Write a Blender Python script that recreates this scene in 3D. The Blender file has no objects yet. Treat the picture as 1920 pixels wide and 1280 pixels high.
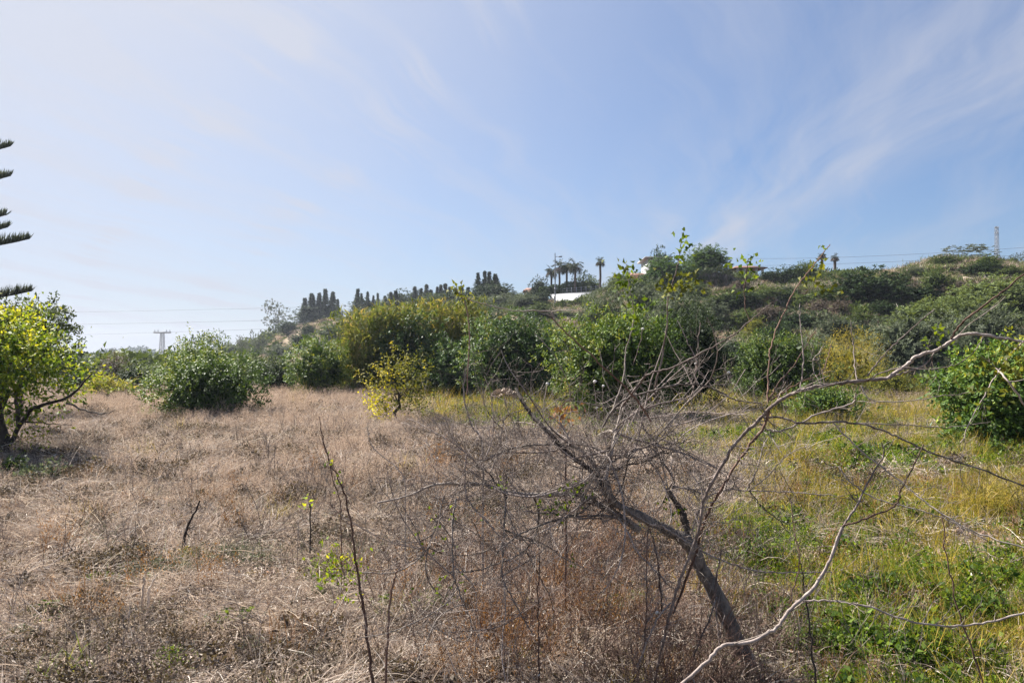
import bpy, math, random
import numpy as np
from mathutils import Vector

# ------------------------------------------------------------------ camera, sky, sun
C = bpy.context.scene
COL = C.collection
F = 1387.0            # focal length in photo pixels (1920 wide)
CH = 2.2              # eye height
HOR = 672.0           # horizon row in the photo
PITCH = math.atan((HOR - 640) / F)
cam_d = bpy.data.cameras.new('camera')
cam = bpy.data.objects.new('camera', cam_d)
COL.objects.link(cam)
cam_d.sensor_width = 36.0
cam_d.lens = F / 1920 * 36.0
cam_d.clip_start = 0.1
cam_d.clip_end = 9000
cam.location = (0, 0, CH)
cam.rotation_euler = (math.pi / 2 + PITCH, 0, 0)
C.camera = cam

SUN_AZ, SUN_EL = math.radians(-49), math.radians(44)
SV = Vector((math.sin(SUN_AZ) * math.cos(SUN_EL), math.cos(SUN_AZ) * math.cos(SUN_EL), math.sin(SUN_EL)))
sd = bpy.data.lights.new('sun', 'SUN')
sd.energy = 5.0
sd.angle = math.radians(0.6)
sd.color = (1.0, 0.945, 0.87)
sun = bpy.data.objects.new('sun', sd)
COL.objects.link(sun)
sun.rotation_euler = SV.to_track_quat('Z', 'Y').to_euler()

world = bpy.data.worlds.new('World')
C.world = world
world.use_nodes = True
C.view_settings.view_transform = 'Standard'
C.view_settings.look = 'None'
C.view_settings.exposure = 1.48
C.view_settings.gamma = 1
C.cycles.use_denoising = True
C.cycles.max_bounces = 6
C.cycles.diffuse_bounces = 2
C.cycles.glossy_bounces = 2
C.cycles.transmission_bounces = 3
C.cycles.transparent_max_bounces = 6
C.cycles.volume_bounces = 0
C.render.film_transparent = False


class NT:
    """small helper for node trees"""
    def __init__(s, t):
        s.t = t; s.n = t.nodes; s.l = t.links

    def add(s, typ, _in=None, **kw):
        n = s.n.new(typ)
        for k, v in kw.items():
            setattr(n, k, v)
        for k, v in (_in or {}).items():
            if isinstance(v, tuple) and len(v) == 2 and hasattr(v[0], 'outputs'):
                s.l.new(v[0].outputs[v[1]], n.inputs[k])
            elif hasattr(v, 'outputs'):
                s.l.new(v.outputs[0], n.inputs[k])
            else:
                n.inputs[k].default_value = v
        return n

    def math(s, op, a, b=0.0, clamp=False):
        n = s.add('ShaderNodeMath', {0: a, 1: b}, operation=op)
        n.use_clamp = clamp
        return n

    def ramp(s, fac, stops, interp='LINEAR'):
        n = s.add('ShaderNodeValToRGB', {0: fac})
        cr = n.color_ramp
        cr.interpolation = interp
        while len(cr.elements) < len(stops):
            cr.elements.new(0.5)
        for e, (p, c) in zip(cr.elements, stops):
            e.position = p
            e.color = (*c, 1) if len(c) == 3 else c
        return n

    def mix(s, f, a, b, blend='MIX'):
        n = s.n.new('ShaderNodeMix')
        n.data_type = 'RGBA'; n.blend_type = blend
        for k, v in ((0, f), (6, a), (7, b)):
            if hasattr(v, 'outputs'):
                o = v.outputs[2] if v.bl_idname == 'ShaderNodeMix' else v.outputs[0]
                s.l.new(o, n.inputs[k])
            else:
                n.inputs[k].default_value = (*v, 1) if isinstance(v, tuple) and len(v) == 3 else v
        return n


def out(n):
    return n.outputs[2] if n.bl_idname == 'ShaderNodeMix' else n.outputs[0]


w = NT(world.node_tree)
w.n.clear()
sky = w.add('ShaderNodeTexSky', sky_type='NISHITA', sun_disc=False, sun_elevation=SUN_EL,
            sun_rotation=SUN_AZ, altitude=50, air_density=1.0, dust_density=1.3, ozone_density=2.2)
tc = w.add('ShaderNodeTexCoord')
nrm = w.add('ShaderNodeVectorMath', {0: (tc, 'Generated')}, operation='NORMALIZE')
sep = w.add('ShaderNodeSeparateXYZ', {0: nrm})
zz = w.math('MAXIMUM', (sep, 2), 0.0)
den = w.math('ADD', zz, 0.12)
u = w.math('DIVIDE', (sep, 0), den)
v = w.math('DIVIDE', (sep, 1), den)
uv = w.add('ShaderNodeCombineXYZ', {0: u, 1: v})
# curl the cloud layer with a slow noise, then stretch it so that it draws out into fibres
warp = w.add('ShaderNodeTexNoise', {'Vector': uv, 'Scale': 0.9, 'Detail': 3})
wv0 = w.add('ShaderNodeVectorMath', {0: (warp, 'Color'), 1: (0.5, 0.5, 0.5)}, operation='SUBTRACT')
wv = w.add('ShaderNodeVectorMath', {0: wv0, 1: (0.5, 0.5, 0)}, operation='MULTIPLY')
uw = w.add('ShaderNodeVectorMath', {0: uv, 1: wv}, operation='ADD')
m1 = w.add('ShaderNodeMapping', {'Vector': uw, 'Location': (2.0, 5.0, 0), 'Rotation': (0, 0, math.radians(24)), 'Scale': (1, 1, 1)})
m1b = w.add('ShaderNodeMapping', {'Vector': m1, 'Scale': (3.6, 0.40, 1)})
n1 = w.add('ShaderNodeTexNoise', {'Vector': m1b, 'Scale': 1.3, 'Detail': 9, 'Roughness': 0.62})
m2 = w.add('ShaderNodeMapping', {'Vector': uw, 'Location': (3.1, 1.7, 0), 'Scale': (2.4, 0.35, 1)})
n2 = w.add('ShaderNodeTexNoise', {'Vector': m2, 'Scale': 1.1, 'Detail': 9, 'Roughness': 0.6})
s1 = w.ramp(n1, [(0.46, (0, 0, 0)), (0.70, (1, 1, 1))])
s2 = w.ramp(n2, [(0.36, (0, 0, 0)), (0.66, (1, 1, 1))])


def drift(dirv, centre, half):
    """a long straight drift of cirrus lying in the cloud layer"""
    d = w.add('ShaderNodeVectorMath', {0: uw, 1: dirv}, operation='DOT_PRODUCT')
    e = w.math('ABSOLUTE', w.math('SUBTRACT', (d, 'Value'), centre))
    return w.ramp(w.math('DIVIDE', e, half), [(0.0, (1, 1, 1)), (1.0, (0, 0, 0))], 'EASE')


b1 = w.math('MULTIPLY', drift((1.0, 0.11, 0), 1.30, 0.55), s2)
b2 = w.math('MULTIPLY', drift((1.0, 0.63, 0), 1.06, 0.22), s1)
b3 = w.math('MULTIPLY', drift((1.0, 0.75, 0), 0.75, 0.14), s1)
cl = w.math('ADD', w.math('MULTIPLY', s1, 0.20), w.math('MULTIPLY', b1, 0.55))
cl = w.math('ADD', cl, w.math('MULTIPLY', s2, 0.06))
cl = w.math('ADD', cl, w.math('MULTIPLY', b2, 0.28))
cl = w.math('ADD', cl, w.math('MULTIPLY', b3, 0.28))
# thin high haze scatters forward: denser towards the sun and along the horizon
sdot = w.add('ShaderNodeVectorMath', {0: nrm, 1: tuple(SV)}, operation='DOT_PRODUCT')
glow = w.math('POWER', w.math('MAXIMUM', (sdot, 'Value'), 0.0), 3.0)
hz = w.math('POWER', w.math('SUBTRACT', 1.0, zz, True), 7.0)
veil = w.math('ADD', w.math('MULTIPLY', glow, 1.25), w.math('MULTIPLY', hz, 0.50))
fac = w.math('ADD', cl, veil, True)
fac = w.math('MINIMUM', fac, 0.95)
skyc = w.mix(1.0, (sky and sky), (0.59, 0.775, 0.99), 'MULTIPLY')
brt = w.math('ADD', 5.35, w.math('MULTIPLY', glow, 1.0))
ccol = w.mix(1.0, (0.81, 0.845, 0.965), w.add('ShaderNodeCombineXYZ', {0: brt, 1: brt, 2: brt}), 'MULTIPLY')
mx = w.mix(fac, skyc, ccol)
bg = w.n.new('ShaderNodeBackground')
w.l.new(out(mx), bg.inputs[0])
bg.inputs[1].default_value = 0.05
wo = w.n.new('ShaderNodeOutputWorld')
w.l.new(bg.outputs[0], wo.inputs[0])

# ------------------------------------------------------------------ numeric helpers
rng = np.random.default_rng(7)
random.seed(7)
cp, sp = math.cos(PITCH), math.sin(PITCH)


def P(px, py, d):
    """world point seen at photo pixel (px,py) at distance d along the ground plan (y)"""
    a = (px - 960) / F
    b = (640 - py) / F
    dy, dz = cp - b * sp, sp + b * cp
    return Vector((a / dy * d, d, CH + dz / dy * d))


def proj(x, y, z):
    dy = y * cp + (z - CH) * sp
    dz = -y * sp + (z - CH) * cp
    dy = np.maximum(dy, 1e-3)
    return 960 + F * x / dy, 640 - F * dz / dy


def _h(i, j, k, s):
    n = (i * 73856093) ^ (j * 19349663) ^ (k * 83492791) ^ (s * 2654435761)
    n = (n ^ (n >> 13)) * 1274126177
    n = n ^ (n >> 16)
    return (n & 0xFFFFFF) / float(0xFFFFFF)


def noise(x, y, z=0.0, s=0):
    x, y, z = np.broadcast_arrays(np.asarray(x, float), np.asarray(y, float), np.asarray(z, float))
    xi, yi, zi = np.floor(x).astype(np.int64), np.floor(y).astype(np.int64), np.floor(z).astype(np.int64)
    xf, yf, zf = x - xi, y - yi, z - zi
    xf, yf, zf = xf * xf * (3 - 2 * xf), yf * yf * (3 - 2 * yf), zf * zf * (3 - 2 * zf)
    r = 0
    for a in (0, 1):
        for b in (0, 1):
            for c in (0, 1):
                r = r + _h(xi + a, yi + b, zi + c, s) * (xf if a else 1 - xf) * (yf if b else 1 - yf) * (zf if c else 1 - zf)
    return r * 2 - 1


def fbm(x, y, s=0, o=4):
    r, a = 0, 1.0
    for i in range(o):
        r = r + a * noise(x * 2 ** i, y * 2 ** i, 0.0, s + i)
        a *= 0.5
    return r


# hill described by bearing: photo column -> toe distance, crest distance, crest row
HT = np.array([
    (-1200, 200, 420, 672), (250, 200, 420, 672), (400, 160, 300, 668), (470, 130, 280, 652), (520, 115, 255, 629), (550, 105, 245, 612),
    (600, 95, 235, 604), (700, 85, 210, 590), (850, 75, 185, 573), (940, 68, 165, 563), (1000, 64, 146, 562), (1040, 62, 142, 569), (1100, 60, 136, 567),
    (1135, 58, 130, 552), (1200, 56, 125, 535), (1300, 54, 122, 530), (1400, 52, 118, 524), (1520, 50, 114, 522), (1600, 48, 110, 521),
    (1690, 47, 106, 511), (1760, 46, 103, 492), (1850, 46, 101, 491), (1920, 46, 100, 497), (2400, 46, 100, 480), (5000, 50, 110, 520)], float)
HAZ = np.arctan((HT[:, 0] - 960) / F)


def ss(t):
    t = np.clip(t, 0, 1)
    return t * t * (3 - 2 * t)


def crest(px):
    return float(np.interp(px, HT[:, 0], HT[:, 2]))


def gz(x, y, micro=True):
    x = np.asarray(x, float); y = np.asarray(y, float)
    az = np.arctan2(x, y)
    r = np.hypot(x, y)
    yy = r * np.cos(np.clip(az, -1.25, 1.25))
    toe, cr, py = (np.interp(az, HAZ, HT[:, i]) for i in (1, 2, 3))
    H = np.maximum(CH + (HOR - py) / F * cr, 0.0)
    H = np.where(py > 667, 0.0, H)
    H = H * ss((2.2 - np.abs(az)) / 0.7)
    t = (yy - toe) / (cr - toe)
    z = H * (0.25 * np.clip(t, 0, 1) + 0.75 * ss(t))
    z = z * (1 - 0.45 * ss((yy - cr - 4) / 120))
    rough = ss((r - 50) / 40)
    z2 = z + rough * fbm(x / 14, y / 14, 3) * 0.9 * ss(H / 6) * ss(t * 3) * (1 - 0.8 * ss((t - 0.75) * 4))
    # old farming terraces
    st = 2.3
    q = (z2 + fbm(x / 30, y / 30, 9) * 0.8) / st
    fr = q - np.floor(q)
    ter = (ss((fr - 0.55) / 0.45) - fr) * st
    z2 = z2 + ter * 0.75 * ss((t - 0.03) * 8) * (1 - ss((t - 0.8) * 6)) * ss(H / 5)
    z2 = z2 + 0.10 * fbm(x / 9, y / 9, 21) * (1 - np.exp(-r / 10))
    if micro:
        k = np.exp(-r / 60)
        z2 = z2 + k * (0.075 * fbm(x / 0.8, y / 0.8, 31, 3) + 0.06 * noise(x / 2.2, y / 2.2, 0.0, 37))
    return z2


def hit(px, py, dmax=600):
    """where the ray through a photo pixel meets the ground"""
    a = (px - 960) / F; b = (640 - py) / F
    dy, dz = cp - b * sp, sp + b * cp
    d = np.geomspace(3, dmax, 1500)
    z = CH + dz / dy * d
    g = gz(a / dy * d, d, False)
    k = np.nonzero(z <= g)[0]
    dd = float(d[k[0]]) if len(k) else crest(px)
    x = a / dy * dd
    return Vector((x, dd, float(gz(x, dd))))


def gpt(px, d):
    x = (px - 960) / F * d
    return Vector((x, d, float(gz(x, d))))


# ------------------------------------------------------------------ object helpers
def mesh_np(name, V, Q, tint=None, smooth=False, mats=()):
    me = bpy.data.meshes.new(name)
    V = np.ascontiguousarray(V, np.float32); Q = np.ascontiguousarray(Q, np.int32)
    me.vertices.add(len(V)); me.vertices.foreach_set('co', V.ravel())
    k = Q.shape[1]
    me.loops.add(Q.size); me.loops.foreach_set('vertex_index', Q.ravel())
    me.polygons.add(len(Q)); me.polygons.foreach_set('loop_start', np.arange(0, Q.size, k, dtype=np.int32))
    me.update(calc_edges=True)
    if tint is not None:
        a = me.attributes.new('tint', 'FLOAT', 'FACE')
        a.data.foreach_set('value', np.ascontiguousarray(tint, np.float32))
    if smooth:
        me.polygons.foreach_set('use_smooth', np.ones(len(Q), bool))
    for m in mats:
        me.materials.append(m)
    return me


def link(name, data, parent=None, loc=None):
    o = bpy.data.objects.new(name, data)
    COL.objects.link(o)
    if parent is not None:
        o.parent = parent
    if loc is not None:
        o.location = loc
    return o


def tag(o, label=None, cat=None, group=None, kind=None):
    if label: o['label'] = label
    if cat: o['category'] = cat
    if group: o['group'] = group
    if kind: o['kind'] = kind
    return o


def copy_tree(o, parent=None):
    c = o.copy(); COL.objects.link(c)
    if parent is not None: c.parent = parent
    for ch in list(o.children):
        copy_tree(ch, c)
    return c


class Acc:
    def __init__(s):
        s.V = []; s.Q = []; s.T = []; s.n = 0

    def add(s, V, Q, t=None):
        V = np.asarray(V, float); Q = np.asarray(Q, int)
        s.V.append(V); s.Q.append(Q + s.n); s.n += len(V)
        if t is None: t = rng.random(len(Q))
        s.T.append(np.broadcast_to(np.asarray(t, float), (len(Q),)))
        return s

    def tube(s, pts, rad, k=6, t=None):
        pts = np.asarray([tuple(p) for p in pts], float)
        n = len(pts)
        rad = np.broadcast_to(np.asarray(rad, float), (n,))
        T = np.gradient(pts, axis=0)
        T /= np.linalg.norm(T, axis=1)[:, None] + 1e-9
        ref = np.array((0.0, 0, 1)) if abs(T[0][2]) < 0.9 else np.array((1.0, 0, 0))
        a = np.cross(T, ref); a /= np.linalg.norm(a, axis=1)[:, None] + 1e-9
        for i in range(1, n):
            if a[i] @ a[i - 1] < 0: a[i] = -a[i]
        b = np.cross(T, a)
        th = np.arange(k) / k * 2 * math.pi
        R = a[:, None, :] * np.cos(th)[None, :, None] + b[:, None, :] * np.sin(th)[None, :, None]
        V = (pts[:, None, :] + R * rad[:, None, None]).reshape(-1, 3)
        i = np.arange(n - 1)[:, None] * k; j = np.arange(k)[None, :]; j2 = (j + 1) % k
        Q = np.stack([i + j, i + j2, i + k + j2, i + k + j], -1).reshape(-1, 4)
        return s.add(V, Q, rng.random() if t is None else t)

    def box(s, c, sz, rz=0.0, t=None):
        x, y, z = (v / 2 for v in sz)
        V = np.array([(i * x, j * y, k * z) for i in (-1, 1) for j in (-1, 1) for k in (-1, 1)])
        cr, sr = math.cos(rz), math.sin(rz)
        V = np.stack([V[:, 0] * cr - V[:, 1] * sr, V[:, 0] * sr + V[:, 1] * cr, V[:, 2]], 1) + np.array(c)
        Q = [(0, 1, 3, 2), (4, 6, 7, 5), (0, 4, 5, 1), (2, 3, 7, 6), (0, 2, 6, 4), (1, 5, 7, 3)]
        return s.add(V, Q, t)

    def leaves(s, p, ax, L, W, t=None, fold=0.25, curl=0.0, face=None):
        """N bent diamond leaves: p base points, ax axes"""
        p = np.asarray(p, float); N = len(p)
        ax = ax / (np.linalg.norm(ax, axis=1)[:, None] + 1e-9)
        r = rng.normal(size=(N, 3)) if face is None else face
        sd_ = np.cross(ax, r); sd_ /= np.linalg.norm(sd_, axis=1)[:, None] + 1e-9
        nn = np.cross(ax, sd_)
        L = np.broadcast_to(L, (N,))[:, None]; W = np.broadcast_to(W, (N,))[:, None]
        mid = p + ax * L * 0.48
        V = np.stack([p, mid + sd_ * W / 2 + nn * W * fold, p + ax * L - nn * L * curl, mid - sd_ * W / 2 + nn * W * fold], 1).reshape(-1, 3)
        Q = np.arange(4 * N).reshape(N, 4)
        return s.add(V, Q, t)

    def ribbons(s, p, d, L, W, bend, seg=3, t=None, down=1.0):
        """N tapering blades that bend over; p base, d start direction"""
        p = np.asarray(p, float); N = len(p)
        d = d / (np.linalg.norm(d, axis=1)[:, None] + 1e-9)
        r = rng.normal(size=(N, 3))
        sd_ = np.cross(d, r); sd_ /= np.linalg.norm(sd_, axis=1)[:, None] + 1e-9
        L = np.broadcast_to(L, (N,)); W = np.broadcast_to(W, (N,)); bend = np.broadcast_to(bend, (N,))
        q = p.copy(); dd = d.copy(); rows = []
        for i in range(seg + 1):
            wv_ = (W * (1 - (i / seg) ** 1.5) * 0.5 + 0.0004)[:, None]
            rows.append(q - sd_ * wv_); rows.append(q + sd_ * wv_)
            q = q + dd * (L / seg)[:, None]
            dd = dd + np.array((0, 0, -1.0)) * down * (bend / seg)[:, None]
            dd /= np.linalg.norm(dd, axis=1)[:, None] + 1e-9
        V = np.stack(rows, 1)                      # N, 2(seg+1), 3
        m = 2 * (seg + 1)
        base = np.arange(N)[:, None] * m
        k = np.arange(seg)[None, :] * 2
        Q = np.stack([base + k, base + k + 1, base + k + 3, base + k + 2], -1).reshape(-1, 4)
        if t is None: t = rng.random(N)
        t = np.repeat(np.broadcast_to(t, (N,)), seg)
        return s.add(V.reshape(-1, 3), Q, t)

    def mesh(s, name, mat, smooth=False):
        return mesh_np(name, np.concatenate(s.V), np.concatenate(s.Q), np.concatenate(s.T), smooth,
                       mat if isinstance(mat, (list, tuple)) else [mat])


# ------------------------------------------------------------------ materials
def new_mat(name):
    m = bpy.data.materials.new(name); m.use_nodes = True
    t = NT(m.node_tree); t.n.clear()
    return m, t


def finish(t, shader, disp=None):
    o = t.n.new('ShaderNodeOutputMaterial')
    t.l.new(shader.outputs[0], o.inputs[0])


def leaf_mat(name, stops, transl=0.35, rough=0.5, spec=0.35, objvar=0.18, tcol=(1.35, 1.25, 0.55)):
    m, t = new_mat(name)
    a = t.add('ShaderNodeAttribute', attribute_name='tint')
    col = t.ramp((a, 'Fac'), stops)
    oi = t.add('ShaderNodeObjectInfo')
    v = t.math('ADD', t.math('MULTIPLY', (oi, 'Random'), objvar * 2), 1 - objvar)
    hsv = t.add('ShaderNodeHueSaturation', {'Value': v, 'Color': col})
    p = t.add('ShaderNodeBsdfPrincipled', {'Base Color': hsv, 'Roughness': rough + .12})
    p.inputs['Specular IOR Level'].default_value = spec * .4
    tm = t.mix(1.0, hsv, tcol, 'MULTIPLY')
    tr = t.n.new('ShaderNodeBsdfTranslucent'); t.l.new(out(tm), tr.inputs[0])
    ms = t.n.new('ShaderNodeMixShader'); ms.inputs[0].default_value = transl
    t.l.new(p.outputs[0], ms.inputs[1]); t.l.new(tr.outputs[0], ms.inputs[2])
    finish(t, ms)
    return m


def bark_mat(name, c1, c2, scale=12, bump=0.6, rough=0.85):
    m, t = new_mat(name)
    tc_ = t.add('ShaderNodeTexCoord')
    mp = t.add('ShaderNodeMapping', {'Vector': (tc_, 'Object'), 'Scale': (1, 1, 0.45)})
    n = t.add('ShaderNodeTexNoise', {'Vector': mp, 'Scale': scale, 'Detail': 6, 'Roughness': 0.65})
    a = t.add('ShaderNodeAttribute', attribute_name='tint')
    f = t.math('ADD', t.math('MULTIPLY', (n, 'Fac'), 1.0), t.math('MULTIPLY', t.math('SUBTRACT', (a, 'Fac'), 0.5), 0.35))
    col = t.ramp(f, [(0.32, c1), (0.68, c2)])
    b = t.add('ShaderNodeBump', {'Height': (n, 'Fac'), 'Strength': bump, 'Distance': 0.02})
    p = t.add('ShaderNodeBsdfPrincipled', {'Base Color': col, 'Roughness': rough, 'Normal': b})
    p.inputs['Specular IOR Level'].default_value = 0.3
    finish(t, p)
    return m


def plain_mat(name, c, rough=0.8, var=0.15, scale=3.0, metal=0.0):
    m, t = new_mat(name)
    tc_ = t.add('ShaderNodeTexCoord')
    n = t.add('ShaderNodeTexNoise', {'Vector': (tc_, 'Object'), 'Scale': scale, 'Detail': 5})
    col = t.ramp((n, 'Fac'), [(0.3, tuple(x * (1 - var) for x in c)), (0.7, tuple(min(1, x * (1 + var)) for x in c))])
    p = t.add('ShaderNodeBsdfPrincipled', {'Base Color': col, 'Roughness': rough, 'Metallic': metal})
    finish(t, p)
    return m


M = {}
M['citrus'] = leaf_mat('citrus_leaf', [(0, (.030, .060, .014)), (.45, (.075, .135, .024)), (.8, (.15, .215, .032)), (1, (.29, .30, .04))], .26, .42, .45)
M['citrus_dark'] = leaf_mat('dark_citrus_leaf', [(0, (.022, .048, .016)), (.5, (.050, .100, .028)), (.88, (.10, .165, .040)), (1, (.19, .22, .05))], .30, .38, .5)
M['citrus_lime'] = leaf_mat('lime_leaf', [(0, (.03, .06, .012)), (.3, (.075, .135, .018)), (.7, (.19, .25, .028)), (1, (.40, .38, .04))], .48, .45, .4)
M['yellow'] = leaf_mat('yellowing_leaf', [(0, (.05, .06, .018)), (.35, (.11, .13, .028)), (.75, (.23, .22, .04)), (1, (.48, .40, .05))], .42)
M['lemon'] = leaf_mat('lemon_yellow_leaf', [(0, (.25, .24, .03)), (.5, (.45, .42, .03)), (1, (.62, .56, .05))], .45)
M['olive'] = leaf_mat('olive_leaf', [(0, (.050, .062, .038)), (.5, (.115, .138, .085)), (1, (.22, .245, .16))], .22, .55, .3, .14, (1.1, 1.15, .7))
M['scrub_dark'] = leaf_mat('dark_scrub_leaf', [(0, (.012, .024, .010)), (.6, (.032, .058, .020)), (1, (.085, .125, .038))], .2, .5, .3)
M['scrub_green'] = leaf_mat('green_scrub_leaf', [(0, (.035, .055, .018)), (.5, (.085, .125, .034)), (1, (.17, .21, .06))], .28)
M['scrub_light'] = leaf_mat('broom_leaf', [(0, (.06, .08, .03)), (.5, (.12, .16, .055)), (1, (.22, .26, .10))], .3)
M['scrub_brown'] = leaf_mat('dry_scrub_twig', [(0, (.055, .042, .034)), (.5, (.11, .085, .068)), (1, (.20, .16, .12))], .15)
M['conifer'] = leaf_mat('conifer_needle', [(0, (.022, .040, .026)), (.6, (.050, .080, .050)), (1, (.10, .135, .08))], .12, .6, .2)
M['conifer_pale'] = leaf_mat('pale_conifer_needle', [(0, (.05, .07, .06)), (.6, (.10, .125, .11)), (1, (.18, .2, .18))], .15, .6, .2)
M['pine'] = leaf_mat('pine_needle', [(0, (.025, .055, .014)), (.5, (.07, .13, .026)), (1, (.13, .20, .04))], .2, .55, .3)
M['palm'] = leaf_mat('palm_frond', [(0, (.020, .034, .016)), (.6, (.05, .075, .035)), (1, (.12, .13, .06))], .15, .45, .4)
M['reed'] = leaf_mat('reed_leaf', [(0, (.055, .085, .02)), (.4, (.145, .18, .042)), (.75, (.27, .26, .075)), (1, (.42, .31, .14))], .4)
M['euca'] = leaf_mat('eucalyptus_leaf', [(0, (.05, .06, .045)), (.6, (.10, .12, .09)), (1, (.18, .20, .15))], .25)
M['straw'] = leaf_mat('straw_blade', [(0, (.09, .066, .056)), (.25, (.28, .22, .18)), (.6, (.48, .385, .32)), (.9, (.66, .57, .48)), (1, (.74, .69, .62))], .25, .6, .25, .25, (1.05, 1, .9))
M['straw_pink'] = leaf_mat('dry_seed_grass', [(0, (.17, .12, .095)), (.5, (.44, .335, .265)), (1, (.66, .53, .43))], .35, .6, .2, .22, (1.05, 1, .9))
M['straw_grey'] = leaf_mat('grey_dead_stalk', [(0, (.065, .05, .045)), (.5, (.16, .13, .115)), (1, (.36, .31, .28))], .1, .7, .2, .2, (1, 1, .95))
M['grass_yellow'] = leaf_mat('yellow_grass', [(0, (.09, .09, .02)), (.4, (.24, .225, .04)), (.8, (.46, .35, .085)), (1, (.58, .46, .22))], .4, .55, .25, .2)
M['grass_green'] = leaf_mat('green_grass', [(0, (.035, .07, .012)), (.5, (.11, .18, .02)), (.85, (.22, .29, .035)), (1, (.36, .34, .07))], .42, .5, .3, .2)
M['herb'] = leaf_mat('green_herb_leaf', [(0, (.025, .055, .014)), (.5, (.075, .13, .022)), (1, (.18, .25, .04))], .4, .5, .3)
M['agave'] = leaf_mat('blue_green_leaf', [(0, (.05, .09, .07)), (.6, (.11, .17, .13)), (1, (.22, .30, .23))], .1, .5, .4)
M['russet'] = leaf_mat('russet_weed', [(0, (.07, .035, .02)), (.5, (.20, .10, .05)), (1, (.38, .20, .10))], .3)
M['deadleaf'] = leaf_mat('dry_fallen_leaf', [(0, (.09, .045, .025)), (.6, (.24, .12, .06)), (1, (.42, .27, .15))], .2)
M['bark_dark'] = bark_mat('dark_citrus_bark', (.022, .017, .014), (.085, .068, .055))
M['bark_trunk'] = bark_mat('weathered_bark', (.035, .029, .026), (.26, .22, .19), 26, 1.0)
M['bark'] = bark_mat('grey_bark', (.075, .06, .052), (.34, .29, .25), 14)
M['bark_light'] = bark_mat('pale_twig_bark', (.12, .09, .078), (.40, .335, .30), 18)
M['bark_red'] = bark_mat('reddish_twig_bark', (.075, .042, .032), (.23, .14, .105), 18)
M['palmtrunk'] = bark_mat('palm_trunk', (.06, .045, .035), (.16, .125, .10), 8)
M['white_wall'] = plain_mat('whitewashed_wall', (.52, .53, .56), .85, .06, .6)
M['cream_wall'] = plain_mat('cream_wall', (.58, .55, .50), .85, .08, .6)
M['tan_wall'] = plain_mat('tan_wall', (.36, .24, .17), .9, .15, .8)
M['terra_wall'] = plain_mat('terracotta_wall', (.30, .13, .085), .9, .15, .8)
M['roof_tile'] = plain_mat('clay_roof_tile', (.22, .105, .07), .85, .3, 3)
M['roof_grey'] = plain_mat('grey_flat_roof', (.28, .27, .27), .85, .15, 2)
M['glass'] = plain_mat('dark_window', (.03, .035, .04), .12, .2, 1)
M['steel'] = plain_mat('galvanised_steel', (.24, .25, .27), .5, .12, 4, .4)
M['dark_metal'] = plain_mat('dark_metal', (.05, .05, .055), .5, .15, 4)
M['wire'] = plain_mat('power_cable', (.07, .075, .085), .6, .1, 1)
M['mesh_green'] = plain_mat('green_netting', (.015, .13, .085), .7, .25, 12)
M['shell'] = plain_mat('white_snail_shell', (.75, .72, .66), .5, .08, 60)
M['umbel'] = plain_mat('dry_seed_head', (.42, .34, .27), .8, .25, 40)


# ------------------------------------------------------------------ ground
def blob(px, py, cx, cy, rx, ry, e=1.0):
    d = ((px - cx) / rx) ** 2 + ((py - cy) / ry) ** 2
    return np.exp(-d * e)


def cover(x, y):
    """what grows where: weights of straw, yellow grass, green, bare earth, brush"""
    px, py = proj(x, y, 0.0 * x)
    j = fbm(x / 1.3, y / 1.3, 51, 3)
    jb = fbm(x / 5.0, y / 5.0, 61, 3)
    B = np.interp(py, [700, 740, 775, 800, 830, 860, 1000, 1280, 2500], [560, 640, 720, 840, 1080, 1290, 1340, 1430, 1600])
    wdt = 40 + 1.0 * np.maximum(py - 700, 0) * 0.12
    right = ss((px + (j * 0.5 + jb * 0.6) * wdt * 2 - B) / (2 * wdt) + 0.5)
    g = 0.27 + 0.0 * px; yl = 0.38 + 0.0 * px; e = 0.12 + 0 * px
    for cx, cy, rx, ry, k in ((1560, 1000, 150, 50, 1.1), (1730, 1110, 190, 45, 1.3), (1470, 850, 90, 20, .8), (1640, 870, 140, 18, .6),
                              (1430, 1080, 90, 60, .7), (930, 790, 110, 26, .7), (1560, 1190, 180, 50, .6), (1850, 850, 90, 20, .6), (1380, 830, 60, 24, .4), (1850,1170,120,40,.5)):
        g = g + k * blob(px, py, cx, cy, rx, ry)
    for cx, cy, rx, ry, k in ((1380, 768, 90, 20, 1.3), (1680, 790, 130, 16, .9), (1470, 910, 130, 40, 1.2), (1860, 930, 120, 55, 1.5),
                              (880, 775, 120, 22, .8), (1000, 760, 80, 14, .7), (1580, 760, 80, 12, .6), (1560, 1070, 60, 30, .4), (1300,850,90,30,.6)):
        yl = yl + k * blob(px, py, cx, cy, rx, ry)
    for cx, cy, rx, ry, k in ((1810, 1040, 130, 28, 2.0), (1620, 905, 150, 20, 1.6), (1330, 795, 130, 13, 1.5), (1690, 735, 70, 22, .8), (1640, 1050, 60, 14, .9),
                              (1760, 880, 100, 12, 1.0), (1180, 800, 90, 10, .8), (1050, 825, 120, 12, .5)):
        e = e + k * blob(px, py, cx, cy, rx, ry)
    g = g * (1 + 0.7 * j); yl = yl * (1 - 0.5 * j + 0.4 * jb); 
    tot = np.maximum(g + yl + e, 0.35)
    st = (1 - right)
    # small green patches in the straw
    gp = ss((fbm(x / 0.8, y / 0.8, 71, 3) - 0.35) * 2.2) * 0.6 * ss((9.5 - y) / 4)
    far = ss((np.hypot(x, y) - 46) / 15)
    return st, right * yl / tot, right * np.maximum(g, 0) / tot + (1 - right) * gp * 0.5, right * e / tot, far


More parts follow.
